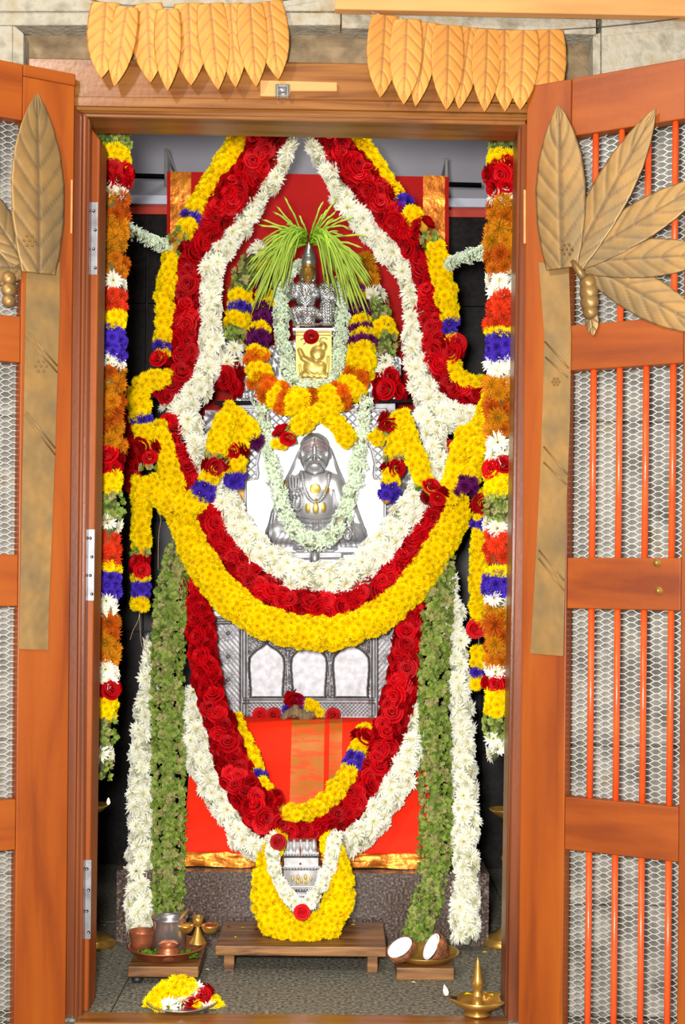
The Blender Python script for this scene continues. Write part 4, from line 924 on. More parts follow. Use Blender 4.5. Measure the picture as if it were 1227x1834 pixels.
# --- the great triple loop below the shoulders
LY = lambda p: at(p, .92, .80, .92)
G('white_garland', 'great white chrysanthemum loop framing the silver figure panel', LY([(330, 738), (346, 790), (368, 832), (398, 892), (442, 962), (505, 1018), (572, 1036), (640, 1020), (702, 958), (752, 884), (778, 824), (776, 768), (760, 735)]), [24, 26, 26, 29, 30, 31, 31, 31, 30, 30, 28, 26, 20], 'white', core='core_white')
G('red_rose_garland', 'great red rose loop between the white loop and the yellow loop', LY([(308, 762), (318, 815), (346, 872), (380, 940), (430, 1020), (500, 1070), (575, 1084), (650, 1066), (710, 1014), (764, 930), (796, 860), (814, 795)]), [20, 22, 24, 26, 27, 27, 27, 27, 27, 26, 23, 18], 'red', core='core_red')
G('yellow_garland', 'great yellow chrysanthemum loop hanging lowest over the arched silver front', at([(286, 762), (298, 820), (318, 905), (352, 992), (412, 1074), (494, 1122), (586, 1134), (670, 1108), (740, 1046), (796, 962), (826, 900)], .88, .74, .88), [16, 19, 24, 29, 30, 29, 29, 29, 29, 29, 26], 'yellow', core='core_yellow')
# --- shoulder loops, side of the hinge plates
G('yellow_garland', 'short yellow garland with violet band, roses and leaves looped over the rose strand end', at([(300, 678), (270, 682), (248, 702), (252, 745), (260, 784), (266, 812), (266, 842)], .86, .80), [14, 18, 20, 20, 18, 17, 14], [(.50, 'yellow'), (.60, 'purple'), (.76, 'yellow'), (.90, 'red'), (1, 'green')], core='core_yellow')
G('yellow_garland', 'yellow garland curling up with violet, yellow and rose bands beside the white loop', at([(268, 858), (288, 892), (322, 908), (356, 890), (376, 856), (386, 818), (392, 790), (406, 742)], .78, .78), [16, 21, 22, 21, 18, 19, 20, 18], [(.42, 'yellow'), (.52, 'purple'), (.61, 'yellow'), (.70, 'red'), (.74, 'green'), (1, 'yellow')], core='core_yellow')
G('yellow_garland', 'yellow tassel ending in a violet tuft beside the lattice corner next to the gilt side', at([(412, 738), (424, 770), (424, 805), (423, 832), (420, 868)], .84, .82), [17, 19, 20, 18, 17], [(.50, 'yellow'), (.56, 'green'), (.70, 'red'), (.83, 'yellow'), (1, 'purple')], core='core_yellow')
G('yellow_garland', 'stubby yellow garland with a violet tip pointing at the pale tuberose loop', at([(408, 735), (434, 752), (450, 772), (460, 796)], .82, .84), [16, 17, 16, 9], [(.82, 'yellow'), (1, 'plum')], core='core_yellow')
G('yellow_garland', 'hanging yellow tassel with rose and violet bands beside the green leaf garland', at([(252, 862), (253, 930), (252, 985), (251, 1030), (253, 1098)], .80, .82), [16, 18, 17, 17, 17], [(.50, 'yellow'), (.55, 'green'), (.66, 'red'), (.75, 'yellow'), (.85, 'purple'), (1, 'yellow')], core='core_yellow')
G('red_rose_garland', 'short row of dark red roses behind the looped yellow garland', at([(233, 752), (231, 800), (230, 840), (240, 870)], .90, .88), 13, 'red', core='core_red')
# --- shoulder loops, side of the oil lamp
G('yellow_garland', 'yellow garland slanting down from the banded string to a violet tuft', at([(878, 708), (864, 770), (850, 828), (832, 884)], .89, .78), [15, 21, 23, 18], [(.86, 'yellow'), (1, 'plum')], core='core_yellow')
G('yellow_garland', 'yellow garland crossing behind, between the rose loop and slanting garland', at([(836, 770), (826, 815), (812, 862), (812, 905)], .86, .80), [18, 22, 20, 16], 'yellow', core='core_yellow')
G('yellow_garland', 'straight yellow garland ending in roses and leaves over the white loop', at([(722, 738), (736, 790), (754, 848), (770, 880), (792, 892)], .84, .76), [13, 17, 18, 16, 17], [(.74, 'yellow'), (.82, 'green'), (1, 'red')], core='core_yellow')
G('yellow_garland', 'yellow tassel ending in a violet tuft over the white loop and lattice corner', at([(718, 760), (708, 800), (703, 835), (699, 866), (690, 902)], .86, .84), [15, 17, 17, 17, 17], [(.40, 'yellow'), (.48, 'green'), (.64, 'red'), (.80, 'yellow'), (1, 'purple')], core='core_yellow')
G('yellow_garland', 'short yellow, rose and leaf garland next to the pale tuberose loop', at([(722, 748), (698, 752), (688, 772), (668, 792)], .83, .88), [13, 14, 15, 15], [(.30, 'yellow'), (.52, 'red'), (.66, 'green'), (1, 'yellow')], core='core_yellow')
G('yellow_garland', 'thin hanging tassel of yellow with violet bands beside the white side garland', at([(862, 880), (860, 905), (858, 940), (855, 1040), (855, 1135)], .82, .84), [13, 13, 14, 14, 13], [(.08, 'yellow'), (.16, 'red'), (.21, 'yellow'), (.27, 'purple'), (.92, 'yellow'), (1, 'red')], core='core_yellow')
G('yellow_garland', 'small separate yellow and violet tassel hung below the thin tassel on a thread', at([(857, 1162), (857, 1195), (856, 1238)], .84, .84), [13, 14, 13], [(.40, 'yellow'), (.66, 'purple'), (1, 'yellow')], core='core_yellow')
# --- crossing yellow pair under the deities
G('yellow_garland', 'short yellow garland with roses crossing under the pedestal toward the hinge plates', at([(572, 738), (545, 756), (522, 776), (508, 786), (494, 802)], .86, .88), [15, 17, 17, 16, 12], [(.55, 'yellow'), (.68, 'green'), (.88, 'red'), (1, 'yellow')], core='core_yellow')
G('yellow_garland', 'short plain yellow garland crossing under the pedestal toward the oil lamp', at([(572, 738), (596, 752), (616, 776), (632, 800)], .88, .88), [15, 17, 17, 14], 'yellow', core='core_yellow')
# --- garlands of the deities
G('mixed_flower_garland', 'yellow, plum and orange flower loop hanging round the small deities', at([(480, 478), (478, 515), (474, 552), (466, 586), (462, 618), (462, 655), (474, 692), (510, 714), (556, 722), (604, 712), (634, 686), (648, 644), (650, 600), (644, 556), (634, 505)], 1.04, .95, .90, .95, 1.04), [16, 18, 18, 19, 21, 25, 26, 26, 26, 26, 26, 25, 20, 18, 14],
  [(.04, 'yellow'), (.075, 'plum'), (.14, 'yellow'), (.17, 'plum'), (.215, 'yellow'), (.25, 'plum'), (.285, 'yellow'), (.315, 'orange'), (.36, 'yellow'), (.39, 'orange'), (.43, 'yellow'), (.46, 'orange'), (.52, 'yellow'), (.555, 'orange'), (.62, 'yellow'), (.65, 'orange'), (.68, 'yellow'), (.71, 'orange'), (.79, 'yellow'), (.825, 'plum'), (.85, 'yellow'), (.88, 'plum'), (.90, 'yellow'), (.93, 'plum'), (.97, 'yellow'), (1, 'plum')], core='core_yellow')
G('mixed_flower_garland', 'leafy garland with white, yellow and rose bands at the deities, near the hinge plates', at([(462, 452), (438, 490), (430, 530), (428, 566), (418, 600), (416, 640), (408, 696)], 1.08, 1.0), [16, 20, 22, 22, 20, 20, 24], [(.08, 'white'), (.33, 'green'), (.42, 'yellow'), (.49, 'purple'), (.56, 'yellow'), (.72, 'green'), (.83, 'white'), (1, 'red')])
G('mixed_flower_garland', 'leafy garland with rust, white and rose bands at the deities, near the oil lamp', at([(646, 466), (658, 500), (672, 530), (680, 565), (690, 595), (688, 640), (690, 668), (697, 704)], 1.08, 1.0), [22, 24, 20, 20, 22, 20, 22, 26], [(.20, 'rust'), (.32, 'white'), (.50, 'green'), (.57, 'yellow'), (.76, 'green'), (.86, 'white'), (1, 'red')])
G('tuberose_garland', 'pale tuberose loop framing the small deities and gilt pedestal', at([(540, 470), (512, 498), (503, 540), (504, 590), (514, 640), (522, 678), (560, 690), (598, 680), (608, 630), (612, 570), (608, 530), (606, 500)], 1.0, .93, 1.0), [10, 13, 14, 13, 12, 12, 11, 12, 13, 13, 12, 10], 'pale', core='core_white', rs=1.0)
G('tuberose_garland', 'long pale tuberose loop hanging across the silver seated figure', at([(462, 716), (474, 766), (484, 818), (498, 880), (520, 936), (558, 972), (594, 958), (622, 906), (636, 850), (646, 790), (655, 706)], .92, .86, .92), [12, 14, 14, 14, 15, 16, 16, 15, 14, 14, 12], 'pale', core='core_white', rs=1.15)
# --- lower loops on the cloth
G('red_rose_garland', 'long red rose loop reaching down over the orange cloth to the silver model', at([(342, 1010), (356, 1085), (364, 1160), (376, 1235), (398, 1312), (430, 1402), (480, 1466), (540, 1488), (604, 1462), (662, 1392), (702, 1292), (726, 1180), (742, 1060)], .90, .78, .62, .78, .90), [16, 21, 22, 22, 25, 27, 28, 28, 28, 27, 25, 23, 19], 'red', core='core_red')
G('yellow_garland', 'yellow loop with two violet bands lying inside the long red rose loop', at([(420, 1288), (446, 1350), (470, 1410), (492, 1438), (524, 1454), (564, 1449), (607, 1408), (637, 1358), (656, 1296)], .83, .59, .83), [14, 17, 17, 16, 16, 17, 17, 17, 14], [(.24, 'yellow'), (.29, 'purple'), (.38, 'yellow'), (.43, 'red'), (.80, 'yellow'), (.855, 'purple'), (.91, 'yellow'), (.955, 'red'), (1, 'yellow')], core='core_yellow')
G('white_garland', 'white chrysanthemum garland on the orange cloth, curving from the green leaves by the copper plate', at([(344, 1248), (348, 1310), (372, 1390), (412, 1460), (452, 1512), (486, 1528)], .88, .74, .62), [20, 27, 29, 28, 26, 22], 'white', core='core_white')
G('white_garland', 'white chrysanthemum garland on the orange cloth, curving from the green leaves by the coconuts', at([(746, 1252), (742, 1320), (712, 1400), (672, 1468), (630, 1510), (600, 1520)], .88, .74, .62), [20, 27, 29, 28, 26, 22], 'white', core='core_white')
# --- straight garlands falling to the floor
G('leaf_garland', 'thick green leaf garland falling to the floor behind the copper plate', at([(322, 985), (306, 1070), (300, 1180), (300, 1300), (303, 1420), (302, 1540), (300, 1640)], .86, .80, .62), [22, 28, 27, 27, 28, 28, 25], 'green', core='core_leaf', coreR=.5, dens=1.25)
G('leaf_garland', 'thick green leaf garland falling to the floor behind the coconut halves', at([(796, 995), (788, 1070), (778, 1180), (776, 1300), (780, 1420), (778, 1530), (765, 1610), (742, 1690)], .86, .80, .60), [18, 24, 25, 26, 27, 28, 27, 22], 'green', core='core_leaf', coreR=.5, dens=1.25)
G('white_garland', 'straight white chrysanthemum garland falling to the floor behind the copper vessels', at([(272, 1160), (264, 1230), (254, 1310), (252, 1420), (252, 1540), (248, 1675)], .90, .84, .615), [14, 19, 23, 25, 27, 27], 'white', core='core_white')
G('white_garland', 'straight white chrysanthemum garland falling to the floor near the coconut plate', at([(803, 1030), (814, 1110), (822, 1210), (828, 1330), (833, 1450), (836, 1570), (834, 1692)], .90, .84, .60), [15, 20, 23, 25, 27, 28, 28], 'white', core='core_white')

# ================================================================== green areca tassel over the deities
ft = thing('areca_flower_tassel', 'bright green areca blossom tassels fanned above the small deities', 'flowers', P(552, 430, 1.0))
fmesh = []
def frond(x0, y0, a, L, droop, Y):
    pts = []; n = 11
    for k in range(n):
        t = k/(n-1); x = x0+math.cos(a)*L*t; y = y0-math.sin(a)*L*t+droop*t*t+1.2*math.sin(k*1.3+x0)
        pts.append(P(x, y, Y-.05*math.sin(t*2.4)+random.uniform(-.001, .001)))
    rr = [S(Y)*(1.45+.5*(k % 2))*(1 if k < n-1 else .3) for k in range(n)]
    v, f = tube_mesh(pts, rr, 4); me = bpy.data.meshes.new('frond'); me.from_pydata(v, [], f); me.update()
    t_ = me.attributes.new('tip', 'FLOAT', 'POINT'); t_.data.foreach_set('value', [min(1, i/len(v)+random.uniform(-.1, .3)) for i in range(len(v))])
    keep(obj('frond', me, 'frond', None, True), ft)
for k in range(150):
    s_ = -1 if k % 2 else 1; b = random.random()
    a = math.radians(35+random.uniform(-38, 45)); a = PI-a if s_ < 0 else a
    frond(552+s_*random.uniform(2, 10), 432+random.uniform(-8, 6), a, random.uniform(60, 112), random.uniform(70, 150) if b < .8 else random.uniform(15, 50), .97+random.uniform(-.04, .04))
for k in range(90):
    s_ = -1 if k % 2 else 1; a = math.radians(random.uniform(20, 62)); a = PI-a if s_ < 0 else a
    frond(552+s_*random.uniform(4, 22), 424+random.uniform(-8, 6), a, random.uniform(45, 70), random.uniform(90, 130), .93+random.uniform(-.03, .03))
for x0, dx, dy in ((548, -44, 40), (552, -12, 34), (556, 34, 40), (552, -62, 28), (556, 60, 34)):
    frond(x0, 424, math.atan2(dy, dx), math.hypot(dx, dy)*1.35, 8, .99)
# ================================================================== loose things on the cloth
kn = thing('dry_fibre_knot', 'twisted knot of dry brown fibre lying on the altar cloth', 'knot', P(532, 1292, .97))
for pl_, r in (([(505, 1288), (520, 1276), (538, 1278), (552, 1290), (532, 1294)], [5, 8, 9, 9, 5]), ([(540, 1290), (556, 1282), (564, 1280)], [8, 8, 5]), ([(516, 1280), (528, 1270), (530, 1262)], [6, 7, 4])):
    c = catmull([(x, y, .955) for x, y in pl_], 6); rr = np.interp(np.linspace(0, 1, len(c)), np.linspace(0, 1, len(r)), r)
    keep(tube('fibre_strand', [P(*q) for q in c], [float(a)*S(.955)*(1+.12*math.sin(i*2.1)) for i, a in enumerate(rr)], 'coir', None, 12), kn)
for x, y, lb in ((466, 1281, 'single red rose at the end of the cloth edge row beside the lattice strip'), (490, 1281, 'red rose next to the dry fibre knot, among petals'), (596, 1281, 'lone red rose beside the yellow tuft and fibre knot')):
    one_flower('red', x, y, .97, 12, lb, 'rose', (0, -1, .3))
G('rose_posy', 'small posy of red roses and violet asters behind the dry fibre knot', at([(518, 1268), (528, 1252), (540, 1258)], .985, .985), 9, [(.25, 'purple'), (.85, 'red'), (1, 'purple')], cat='posy')
G('yellow_posy', 'small yellow chrysanthemum tuft beside the dry fibre knot', at([(548, 1258), (562, 1264), (572, 1282)], .985, .975), 10, 'yellow', core='core_yellow', cat='posy')
one_flower('red', 557, 604, .94, 12, 'single red rose on the gilt pedestal at the feet of the deities', 'rose')
# ================================================================== low wooden stool with the small silver model
zS = .072; ya, yc = floorY(540, 1742), .635
sa, sb = P(386, 1690, ya).x, P(692, 1690, ya).x
so = thing('wooden_stool', 'low worn wooden stool carrying the yellow-garlanded silver model', 'stool', ((sa+sb)/2, (ya+yc)/2, 0))
keep(box('top', (sa, ya-.012, zS-.026), (sb, yc, zS), 'stool_wood', None, .003), so)
for x in (sa+.022, sb-.05):
    for y in (ya, yc-.04): keep(box('leg', (x, y, 0), (x+.028, y+.03, zS-.0262), 'stool_wood', None, .002), so)
YM = .52
sm = thing('silver_tower_model', 'small tiered silver tower model with lotus-petal crown in a yellow garland', 'model', P(541, 1668, YM))
def tier(n, x0, x1, y0, y1, e=0, mat='silver_fine'): return keep(slab(n, [(x0, y0), (x1, y0), (x1, y1), (x0, y1)], YM-e, .07+2*e, mat, None, .0015), sm)
tier('crown_block', 510, 567, 1508, 1527, -.004); tier('tier', 508, 571, 1536, 1552); tier('tier', 507, 575, 1558, 1589); tier('tier', 514, 570, 1597, 1604, -.004); tier('lotus_base', 508, 574, 1604, 1666, .002)
for y, x0, x1, e in ((1530, 505, 572, .006), (1555, 505, 575, .005), (1592, 509, 572, .004)):
    tier('band', x0, x1, y-3.6, y+3.6, e)
    v, f = [], []; sp = S(YM)
    for k in range(13):
        p = P(x0+3+k*(x1-x0-6)/12, y+1, YM-e-.001); i = len(v)
        for a in range(1, 5):
            for b in range(8): v.append(p+Vector((math.cos(b*PI/4)*math.sin(a*PI/8)*2.7, -math.cos(a*PI/8)*2.7, math.sin(b*PI/4)*math.sin(a*PI/8)*2.7))*sp)
        for a in range(3):
            for b in range(8): f.append((i+a*8+b, i+a*8+(b+1) % 8, i+a*8+8+(b+1) % 8, i+a*8+8+b))
        f.append(tuple(i+b for b in range(8)))
    keep(pyd('bead_row', v, f, 'silver', None, True), sm)
def petal_plate(name, cx, cy, rx, ry, Y, mat, h=3.5):
    n, m = 14, 4; v, f = [P(cx, cy, Y)-Vector((0, h*S(Y), 0))], []
    for j in range(1, m+1):
        for i in range(n):
            a = 2*PI*i/n; rr = j/m; pinch = 1-.35*max(0, math.sin(a))*(1 if ry > 0 else 0)
            v.append(P(cx+rx*rr*math.cos(a)*pinch, cy-ry*rr*math.sin(a), Y)-Vector((0, h*math.sqrt(max(0, 1-rr*rr))*S(Y), 0)))
    for i in range(n): f.append((0, 1+i, 1+(i+1) % n))
    for j in range(m-1):
        for i in range(n): a = 1+j*n; f.append((a+i, a+n+i, a+n+(i+1) % n, a+(i+1) % n))
    return keep(pyd(name, v, f, mat, None, True), sm)
for k in range(5): petal_plate('crown_petal', 515+k*11.8, 1515, 5.6, 12, YM-.003, 'silver', 5)
for x, y, rx, ry in ((524, 1574, 2.6, 5.5), (557, 1574, 2.6, 5.5), (534, 1571, 3.2, 5.5), (540, 1577, 3.2, 6), (547, 1571, 3.2, 5.5), (533, 1580, 2.8, 5), (548, 1580, 2.8, 5)): petal_plate('gilt_drop', x, y, rx, ry, YM-.0006, 'gold', 1.6)
for x in (523, 541, 559): petal_plate('lotus_petal', x, 1613, 8, 9, YM-.0032, 'silver_old', 3)
petal_plate('red_mark', 538, 1547, 2, 2.4, YM-.0006, 'kumkum', 1); petal_plate('red_mark', 538, 1522, 1.2, 16, YM-.010, 'kumkum', 1)
G('yellow_garland', 'thick yellow chrysanthemum ring hung round the small silver model on the stool', at([(502, 1500), (484, 1530), (476, 1580), (480, 1625), (505, 1660), (541, 1670), (578, 1660), (604, 1622), (608, 1575), (600, 1530), (584, 1500)], .50, .465, .50), [14, 19, 24, 27, 28, 28, 28, 27, 25, 20, 14], 'yellow', core='core_yellow')
G('white_garland', 'thin white flower loop inside the yellow ring round the silver model', at([(486, 1500), (490, 1545), (506, 1588), (540, 1625), (572, 1592), (590, 1545), (602, 1495)], .46, .43, .46), 13, 'white', core='core_white', rs=.62)
for x, y, lb in ((541, 1634, 'red rose at the lowest point of the white loop on the silver model'), (498, 1508, 'bright red rose tucked beside the lotus crown of the silver model')): one_flower('red', x, y, .405, 12.5, lb, 'rose')
# ================================================================== copper plate with vessels
yq = floorY(290, 1762); x0, x1 = P(229, 1740, yq).x, P(356, 1740, yq).x; zq = .046
ps = thing('plate_stool', 'small dark wooden stool with black knob feet under the copper plate', 'stool', ((x0+x1)/2, yq+.1, 0))
keep(box('top', (x0, yq-.008, .018), (x1, yq+.19, zq), 'stool_wood', None, .003), ps)
for x in (x0+.022, x1-.022):
    for y in (yq+.012, yq+.165): keep(lathe('foot', [(0, 0), (.012, .001), (.015, .008), (.012, .016), (0, .018)], 'black', None, 14, (x, y, 0)), ps)
pc = Vector(((x0+x1)/2-.004, yq+.095, zq))
cp = lathe('copper_plate', [(0, .001), (.072, .001), (.080, .004), (.098, .026), (.104, .027), (.103, .030), (.096, .0285), (.078, .008), (.070, .005), (0, .005)], 'copper', None, 48, pc)
tag(cp, 'wide shallow copper plate holding the vessels on the small stool', 'plate')
zv = pc.z+.0052
def on_plate(x, y): return Vector((P(x, y, floorY(x, y, zv)).x, floorY(x, y, zv), zv))
def vessel(name, label, cat, prof, mat, x, y, ex=None):
    p = on_plate(x, y); o = tag(lathe(name, prof, mat, None, 32, p), label, cat); return o, p
vessel('copper_tumbler', 'plain copper tumbler with ribbed waist on the copper plate', 'tumbler', [(0, 0), (.026, 0), (.027, .02), (.0285, .021), (.0275, .026), (.029, .028), (.0285, .032), (.035, .058), (.0355, .0595), (.034, .059), (.027, .03), (.025, .004), (0, .004)], 'copper', 254, 1707)
o_, p_ = vessel('steel_vessel', 'tall steel vessel half full of golden oil on the copper plate', 'vessel', [(0, 0), (.040, 0), (.043, .004), (.043, .076), (.046, .084), (.049, .090), (.0475, .0905), (.042, .083), (.0405, .076), (.0405, .004), (0, .004)], 'steel', 303, 1703)
lathe('oil', [(0, .066), (.0404, .066)], 'oil', o_, 32)
sp_ = thing('wooden_spoon', 'brown wooden spoon leaning in the steel vessel', 'spoon', p_+Vector((.03, 0, .08)))
keep(tube('handle', [p_+Vector((.020, -.004, .070)), p_+Vector((.034, .004, .092)), p_+Vector((.047, .01, .106))], [.006, .0055, .004], 'stool_wood', None, 10), sp_)
vessel('copper_pot', 'small round copper pot with flared neck at the front of the copper plate', 'pot', [(0, 0), (.020, 0), (.026, .006), (.030, .016), (.028, .026), (.022, .033), (.022, .037), (.029, .044), (.0285, .0455), (.020, .037), (.019, .033), (.025, .025), (.026, .014), (.018, .004), (0, .004)], 'copper', 301, 1720)
kp = on_plate(358, 1706); kp.z = pc.z+.0295; kp.x -= .006
kh = thing('brass_powder_holder', 'brass twin-cup holder with turmeric and red powder beside the copper plate', 'holder', kp)
k0 = lathe('foot', [(0, 0), (.026, 0), (.025, .003), (.013, .022), (.006, .040), (.004, .047), (.0, .047)], 'brass', kh, 28)
lathe('top_cup', [(0, .046), (.009, .048), (.013, .058), (.0155, .072), (.014, .071), (.010, .057), (0, .053)], 'brass', kh, 24)
for s_, m_ in ((-1, 'turmeric'), (1, 'kumkum')):
    c = lathe('side_cup', [(0, 0), (.010, .001), (.018, .008), (.0225, .019), (.0235, .0245), (.0215, .0235), (.016, .010), (0, .005)], 'brass', kh, 24, (s_*.032, -.002, .026))
    lathe('powder', [(0, .026), (.010, .025), (.018, .021), (.0215, .018)], m_, c, 20)
    tube('arm', [(0, 0, .046), (s_*.018, -.001, .048), (s_*.024, -.001, .044)], .0028, 'brass', kh, 8)
for k, (x, y) in enumerate(((251, 1714), (262, 1712), (273, 1715), (281, 1712), (329, 1714), (341, 1712), (348, 1716))):
    o = one_flower('grass', x, y, floorY(x, y, zv)-.01, 12, 'fresh green sprig heaped between copper tumbler and small copper pot' if k < 4 else 'fresh green sprig lying between small copper pot and brass powder holder', 'leaves', (0, -.4, 1), 'green sprigs by the tumbler' if k < 4 else 'green sprigs by the powder holder'); o.location.z = zv+.007
# ================================================================== coconut halves on a brass plate
yk = floorY(760, 1756); x0, x1 = P(710, 1740, yk).x, P(814, 1740, yk).x
wbk = tag(box('wooden_block', (x0, yk, 0), (x1, yk+.14, .032), 'stool_wood', None, .003), 'flat wooden block under the brass plate of coconuts', 'block')
kc = Vector(((x0+x1)/2+.002, yk+.075, .032))
tag(lathe('brass_plate', [(0, .001), (.055, .001), (.075, .008), (.091, .022), (.0925, .024), (.090, .0245), (.074, .011), (.054, .004), (0, .004)], 'brass', None, 44, kc), 'round brass plate holding two coconut halves', 'plate')
def coconut(label, pos, nrm, r, point):
    root = thing('coconut_half', label, 'coconut', pos); root.rotation_euler = Vector(nrm).to_track_quat('Z', 'Y').to_euler(); n = 32
    prof = [(0, -r*point), (r*.22, -r*point*.93), (r*.55, -r*.80*point*.92), (r*.84, -r*.5), (r*.98, -r*.18), (r, .0), (r*.95, .003), (r*.90, .0)]
    v, f = [], []
    for j, (a, z) in enumerate(prof):
        for k in range(n):
            q = 1+(.035*math.sin(k*5.3)+.03*math.sin(k*2.1))*(1 if 0 < j < 5 else .3); v.append((max(a, 1e-5)*q*math.cos(2*PI*k/n), max(a, 1e-5)*q*math.sin(2*PI*k/n), z+.003*math.sin(k*.8)*(j > 4)))
    for j in range(len(prof)-1):
        for k in range(n): f.append((j*n+k, j*n+(k+1) % n, (j+1)*n+(k+1) % n, (j+1)*n+k))
    pyd('husk', v, f, 'husk', root, True)
    lathe('shell_rim', [(r*.93, .0005), (r*.90, .0035), (r*.86, .002)], 'black', root, n)
    lathe('flesh', [(r*.88, .0), (r*.86, .0045), (r*.74, .003), (r*.62, -r*.16), (r*.35, -r*.30), (0, -r*.34)], 'flesh', root, n)
def on_k(x, y, z): yy = floorY(x, y, z); return Vector((P(x, y, yy).x, yy, z))
coconut('coconut half lying tipped toward the wooden stool on the brass plate', on_k(717, 1698, .080), (-.50, -.34, .80), .041, .95)
coconut('coconut half standing up with pointed fibrous husk on the brass plate', on_k(774, 1696, .080), (-.84, -.24, .50), .042, 1.25)
# ================================================================== lit brass oil lamp on the threshold
zT = .0018; yl = .035
lp = P(855, 1822, yl); lp.z = max(zT, 0)
la = thing('brass_oil_lamp', 'lit brass oil lamp with pointed finial standing on the door threshold', 'oil lamp', lp)
n = 40; v, f = [], []
for j, (r, z, sp_) in enumerate(((.012, 0, 0), (.030, .001, 0), (.033, .006, 0), (.024, .010, 0), (.030, .013, 0), (.048, .026, .10), (.056, .040, .26), (.054, .0405, .26), (.044, .028, .08), (.026, .020, 0), (.004, .019, 0))):
    for k in range(n):
        a = 2*PI*k/n; e = max(0, math.cos(2.5*(a-PI)))**5 if True else 0
        rr = r*(1+sp_*e*1.3); v.append((rr*math.cos(a), rr*math.sin(a), z+.006*sp_*e*4*.3))
    if j:
        for k in range(n): f.append(((j-1)*n+k, (j-1)*n+(k+1) % n, j*n+(k+1) % n, j*n+k))
pyd('dish', v, f, 'brass', la, True)
lathe('finial', [(.017, .019), (.016, .024), (.013, .034), (.0125, .046), (.0135, .047), (.0125, .049), (.0095, .055), (.0085, .062), (.011, .066), (.0145, .074), (.0150, .080), (.0125, .088), (.0095, .102), (.0070, .116), (.0062, .124), (.0045, .130), (.002, .136), (0, .139)], 'brass', la, 28)
wk = tube('wick', [(-.050, 0, .040), (-.064, -.002, .044), (-.075, -.003, .049)], .0032, 'black', la, 8)
fl_ = lathe('flame', [(0, 0), (.004, .003), (.0062, .009), (.0052, .016), (.0025, .023), (0, .028)], 'flame', wk, 14, (-.0735, -.003, .046), (0, math.radians(-14), 0))
for k, (dx, dy, rz) in enumerate(((-.03, .03, .3), (.022, .036, 1.2), (.04, .018, 2.1))):
    o = pyd('petal_offering', [(0, 0, 0), (.010, .006, .004), (.024, 0, .002), (.010, -.006, .004)], [(0, 1, 2), (0, 2, 3)], KIND['yellow']['mat'], la); o.location = (dx, dy, .041); o.rotation_euler = (0, .2, rz)
# ================================================================== flower coil in a steel dish at the threshold
yd = .085; dc = P(326, 1822, yd)
fd = tag(lathe('steel_dish', [(0, .001), (.062, .001), (.084, .010), (.087, .012), (.084, .0125), (.061, .005), (0, .004)], 'steel', None, 40, (dc.x, yd, .0018)), 'shallow steel dish under the coil of mixed flowers', 'dish')
G('flower_coil', 'coiled garland of yellow, white and red flowers in the steel dish', at([(268, 1812), (276, 1794), (296, 1776), (322, 1768), (350, 1778), (380, 1796), (386, 1810), (350, 1806), (310, 1804), (276, 1814)], yd, yd+.02, yd-.035), [14, 15, 18, 20, 18, 16, 14, 17, 18, 14], [(.06, 'yellow'), (.22, 'yellow'), (.33, 'yellow'), (.36, 'red'), (.43, 'white'), (.47, 'red'), (.62, 'yellow'), (.68, 'white'), (.76, 'yellow'), (.80, 'red'), (.95, 'white'), (1, 'yellow')], wrap=150)
# ================================================================== standing brass lamps in the dark corners
def lamp_stand(label, x, y, xd, yd_, s_):
    Y = floorY(x, y); p = P(x, y, Y); p.z = 0; hgt = P(xd, yd_, Y).z
    r = thing('brass_lamp_stand', label, 'lamp stand', p)
    lathe('base', [(0, 0), (.075, 0), (.078, .008), (.06, .022), (.025, .034), (.014, .05)], 'brass', r, 32)
    lathe('stem', [(.013, .049), (.009, .07), (.016, .085), (.010, .10), (.010, hgt*.6), (.017, hgt*.64), (.009, hgt*.68), (.009, hgt-.03), (.018, hgt-.022)], 'brass', r, 20)
    lathe('oil_cup', [(0, hgt-.022), (.03, hgt-.018), (.05, hgt), (.052, hgt+.003), (.049, hgt+.002), (.03, hgt-.012), (0, hgt-.014)], 'brass', r, 28)
    lathe('finial', [(.008, hgt-.014), (.006, hgt+.03), (.012, hgt+.045), (0, hgt+.08)], 'brass', r, 16)
    lathe('flame', [(0, 0), (.0035, .003), (.005, .008), (.003, .016), (0, .021)], 'flame', r, 12, (s_*.052, -.012, hgt+.003))
lamp_stand('standing brass lamp with a flame in the dark corner beside the hinge-plate jamb', 160, 1692, 160, 1442, 1)
lamp_stand('standing brass lamp in the dark corner behind the oil lamp', 906, 1690, 906, 1450, 1)
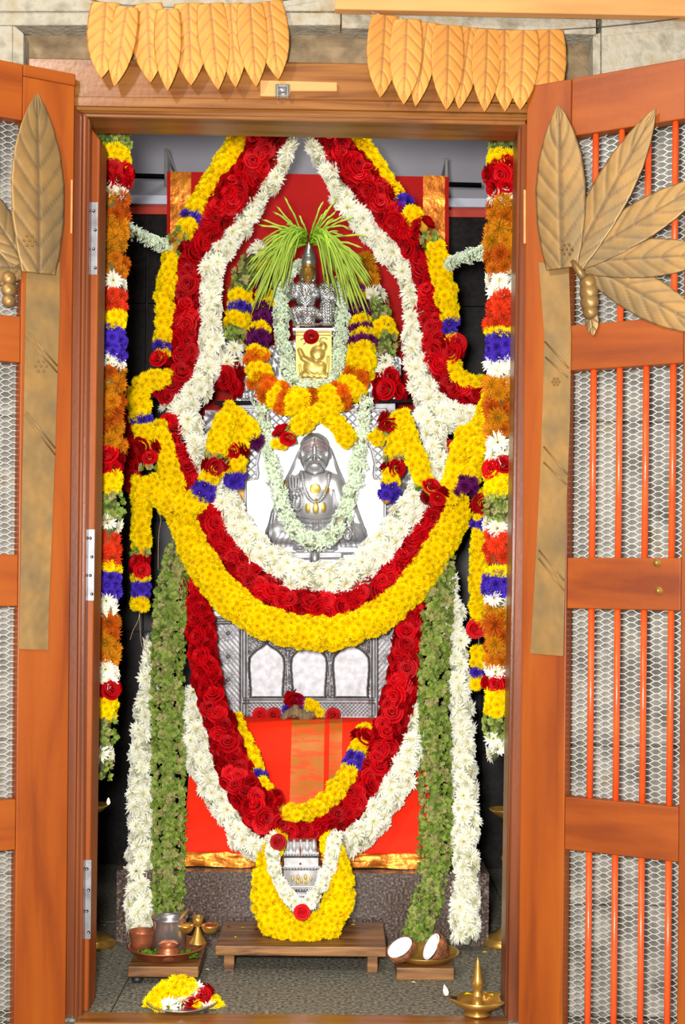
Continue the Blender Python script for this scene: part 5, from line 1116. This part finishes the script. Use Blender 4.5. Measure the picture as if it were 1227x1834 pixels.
# threads and fallen petals
def thread(label, pts, Y, r=.0009): tag(tube('loose_thread', [P(*q) for q in catmull([(x, y, Y) for x, y in pts], 8)], r, 'thread', None, 5), label, 'thread')
thread('loose jute thread hanging from the tassel beside the green leaf garland', [(250, 1098), (247, 1112), (238, 1130), (233, 1146)], .815)
thread('long jute thread trailing from the tassel to the white side garland', [(250, 1098), (251, 1125), (254, 1155), (266, 1172)], .815)
thread('thin thread holding the small tassel under the thin yellow tassel', [(857, 1132), (858, 1164)], .84)
thread('pair of twisted threads hanging under the curling yellow garland', [(281, 915), (288, 930), (284, 960), (283, 1020)], .84)
thread('curled thread lying on the green leaf garland', [(322, 1048), (326, 1075), (316, 1105), (312, 1125), (326, 1132)], .80)
gp_ = 'fallen petals'
def petal(x, y, z, m, label, grp):
    Y = floorY(x, y, z); p = P(x, y, Y); q = .008
    o = pyd('fallen_petal', [(-q, 0, .0006), (0, q*.5, .003), (q*1.1, 0, .0012), (0, -q*.5, .0022)], [(0, 1, 2), (0, 2, 3)], KIND[m]['mat']); o.location = (p.x, p.y, z); o.rotation_euler = (0, 0, random.random()*6); tag(o, label, 'petal', grp)
for x, y, c, lb in ((422, 1679, 'yellow', 'fallen yellow petal near the front edge of the wooden stool'), (436, 1662, 'yellow', 'fallen yellow petal on the stool just beside the yellow ring'), (632, 1657, 'yellow', 'fallen yellow petal on the stool end toward the coconuts'),
                    (410, 1660, 'red', 'fallen red petal at the stool end toward the brass powder holder'), (460, 1666, 'red', 'fallen red petal touching the yellow ring on the stool')): petal(x, y, zS+.0005, c, lb, None)
for x, y, c, lb in ((170, 1634, 'yellow', 'fallen yellow petal on the floor behind the lamp stand base'), (186, 1658, 'yellow', 'fallen yellow petal on the floor beside the plinth corner and lamp stand'), (868, 1706, 'yellow', 'fallen yellow petal on the floor beside the white garland end'),
                    (371, 1737, 'white', 'fallen white petal on the floor beside the stool leg'), (284, 1764, 'white', 'fallen white petal on the floor before the plate stool'), (740, 1760, 'white', 'fallen white petal on the floor before the coconut block'), (197, 1694, 'white', 'fallen white petal on the floor at the plinth corner')): petal(x, y, .0005, c, lb, None)
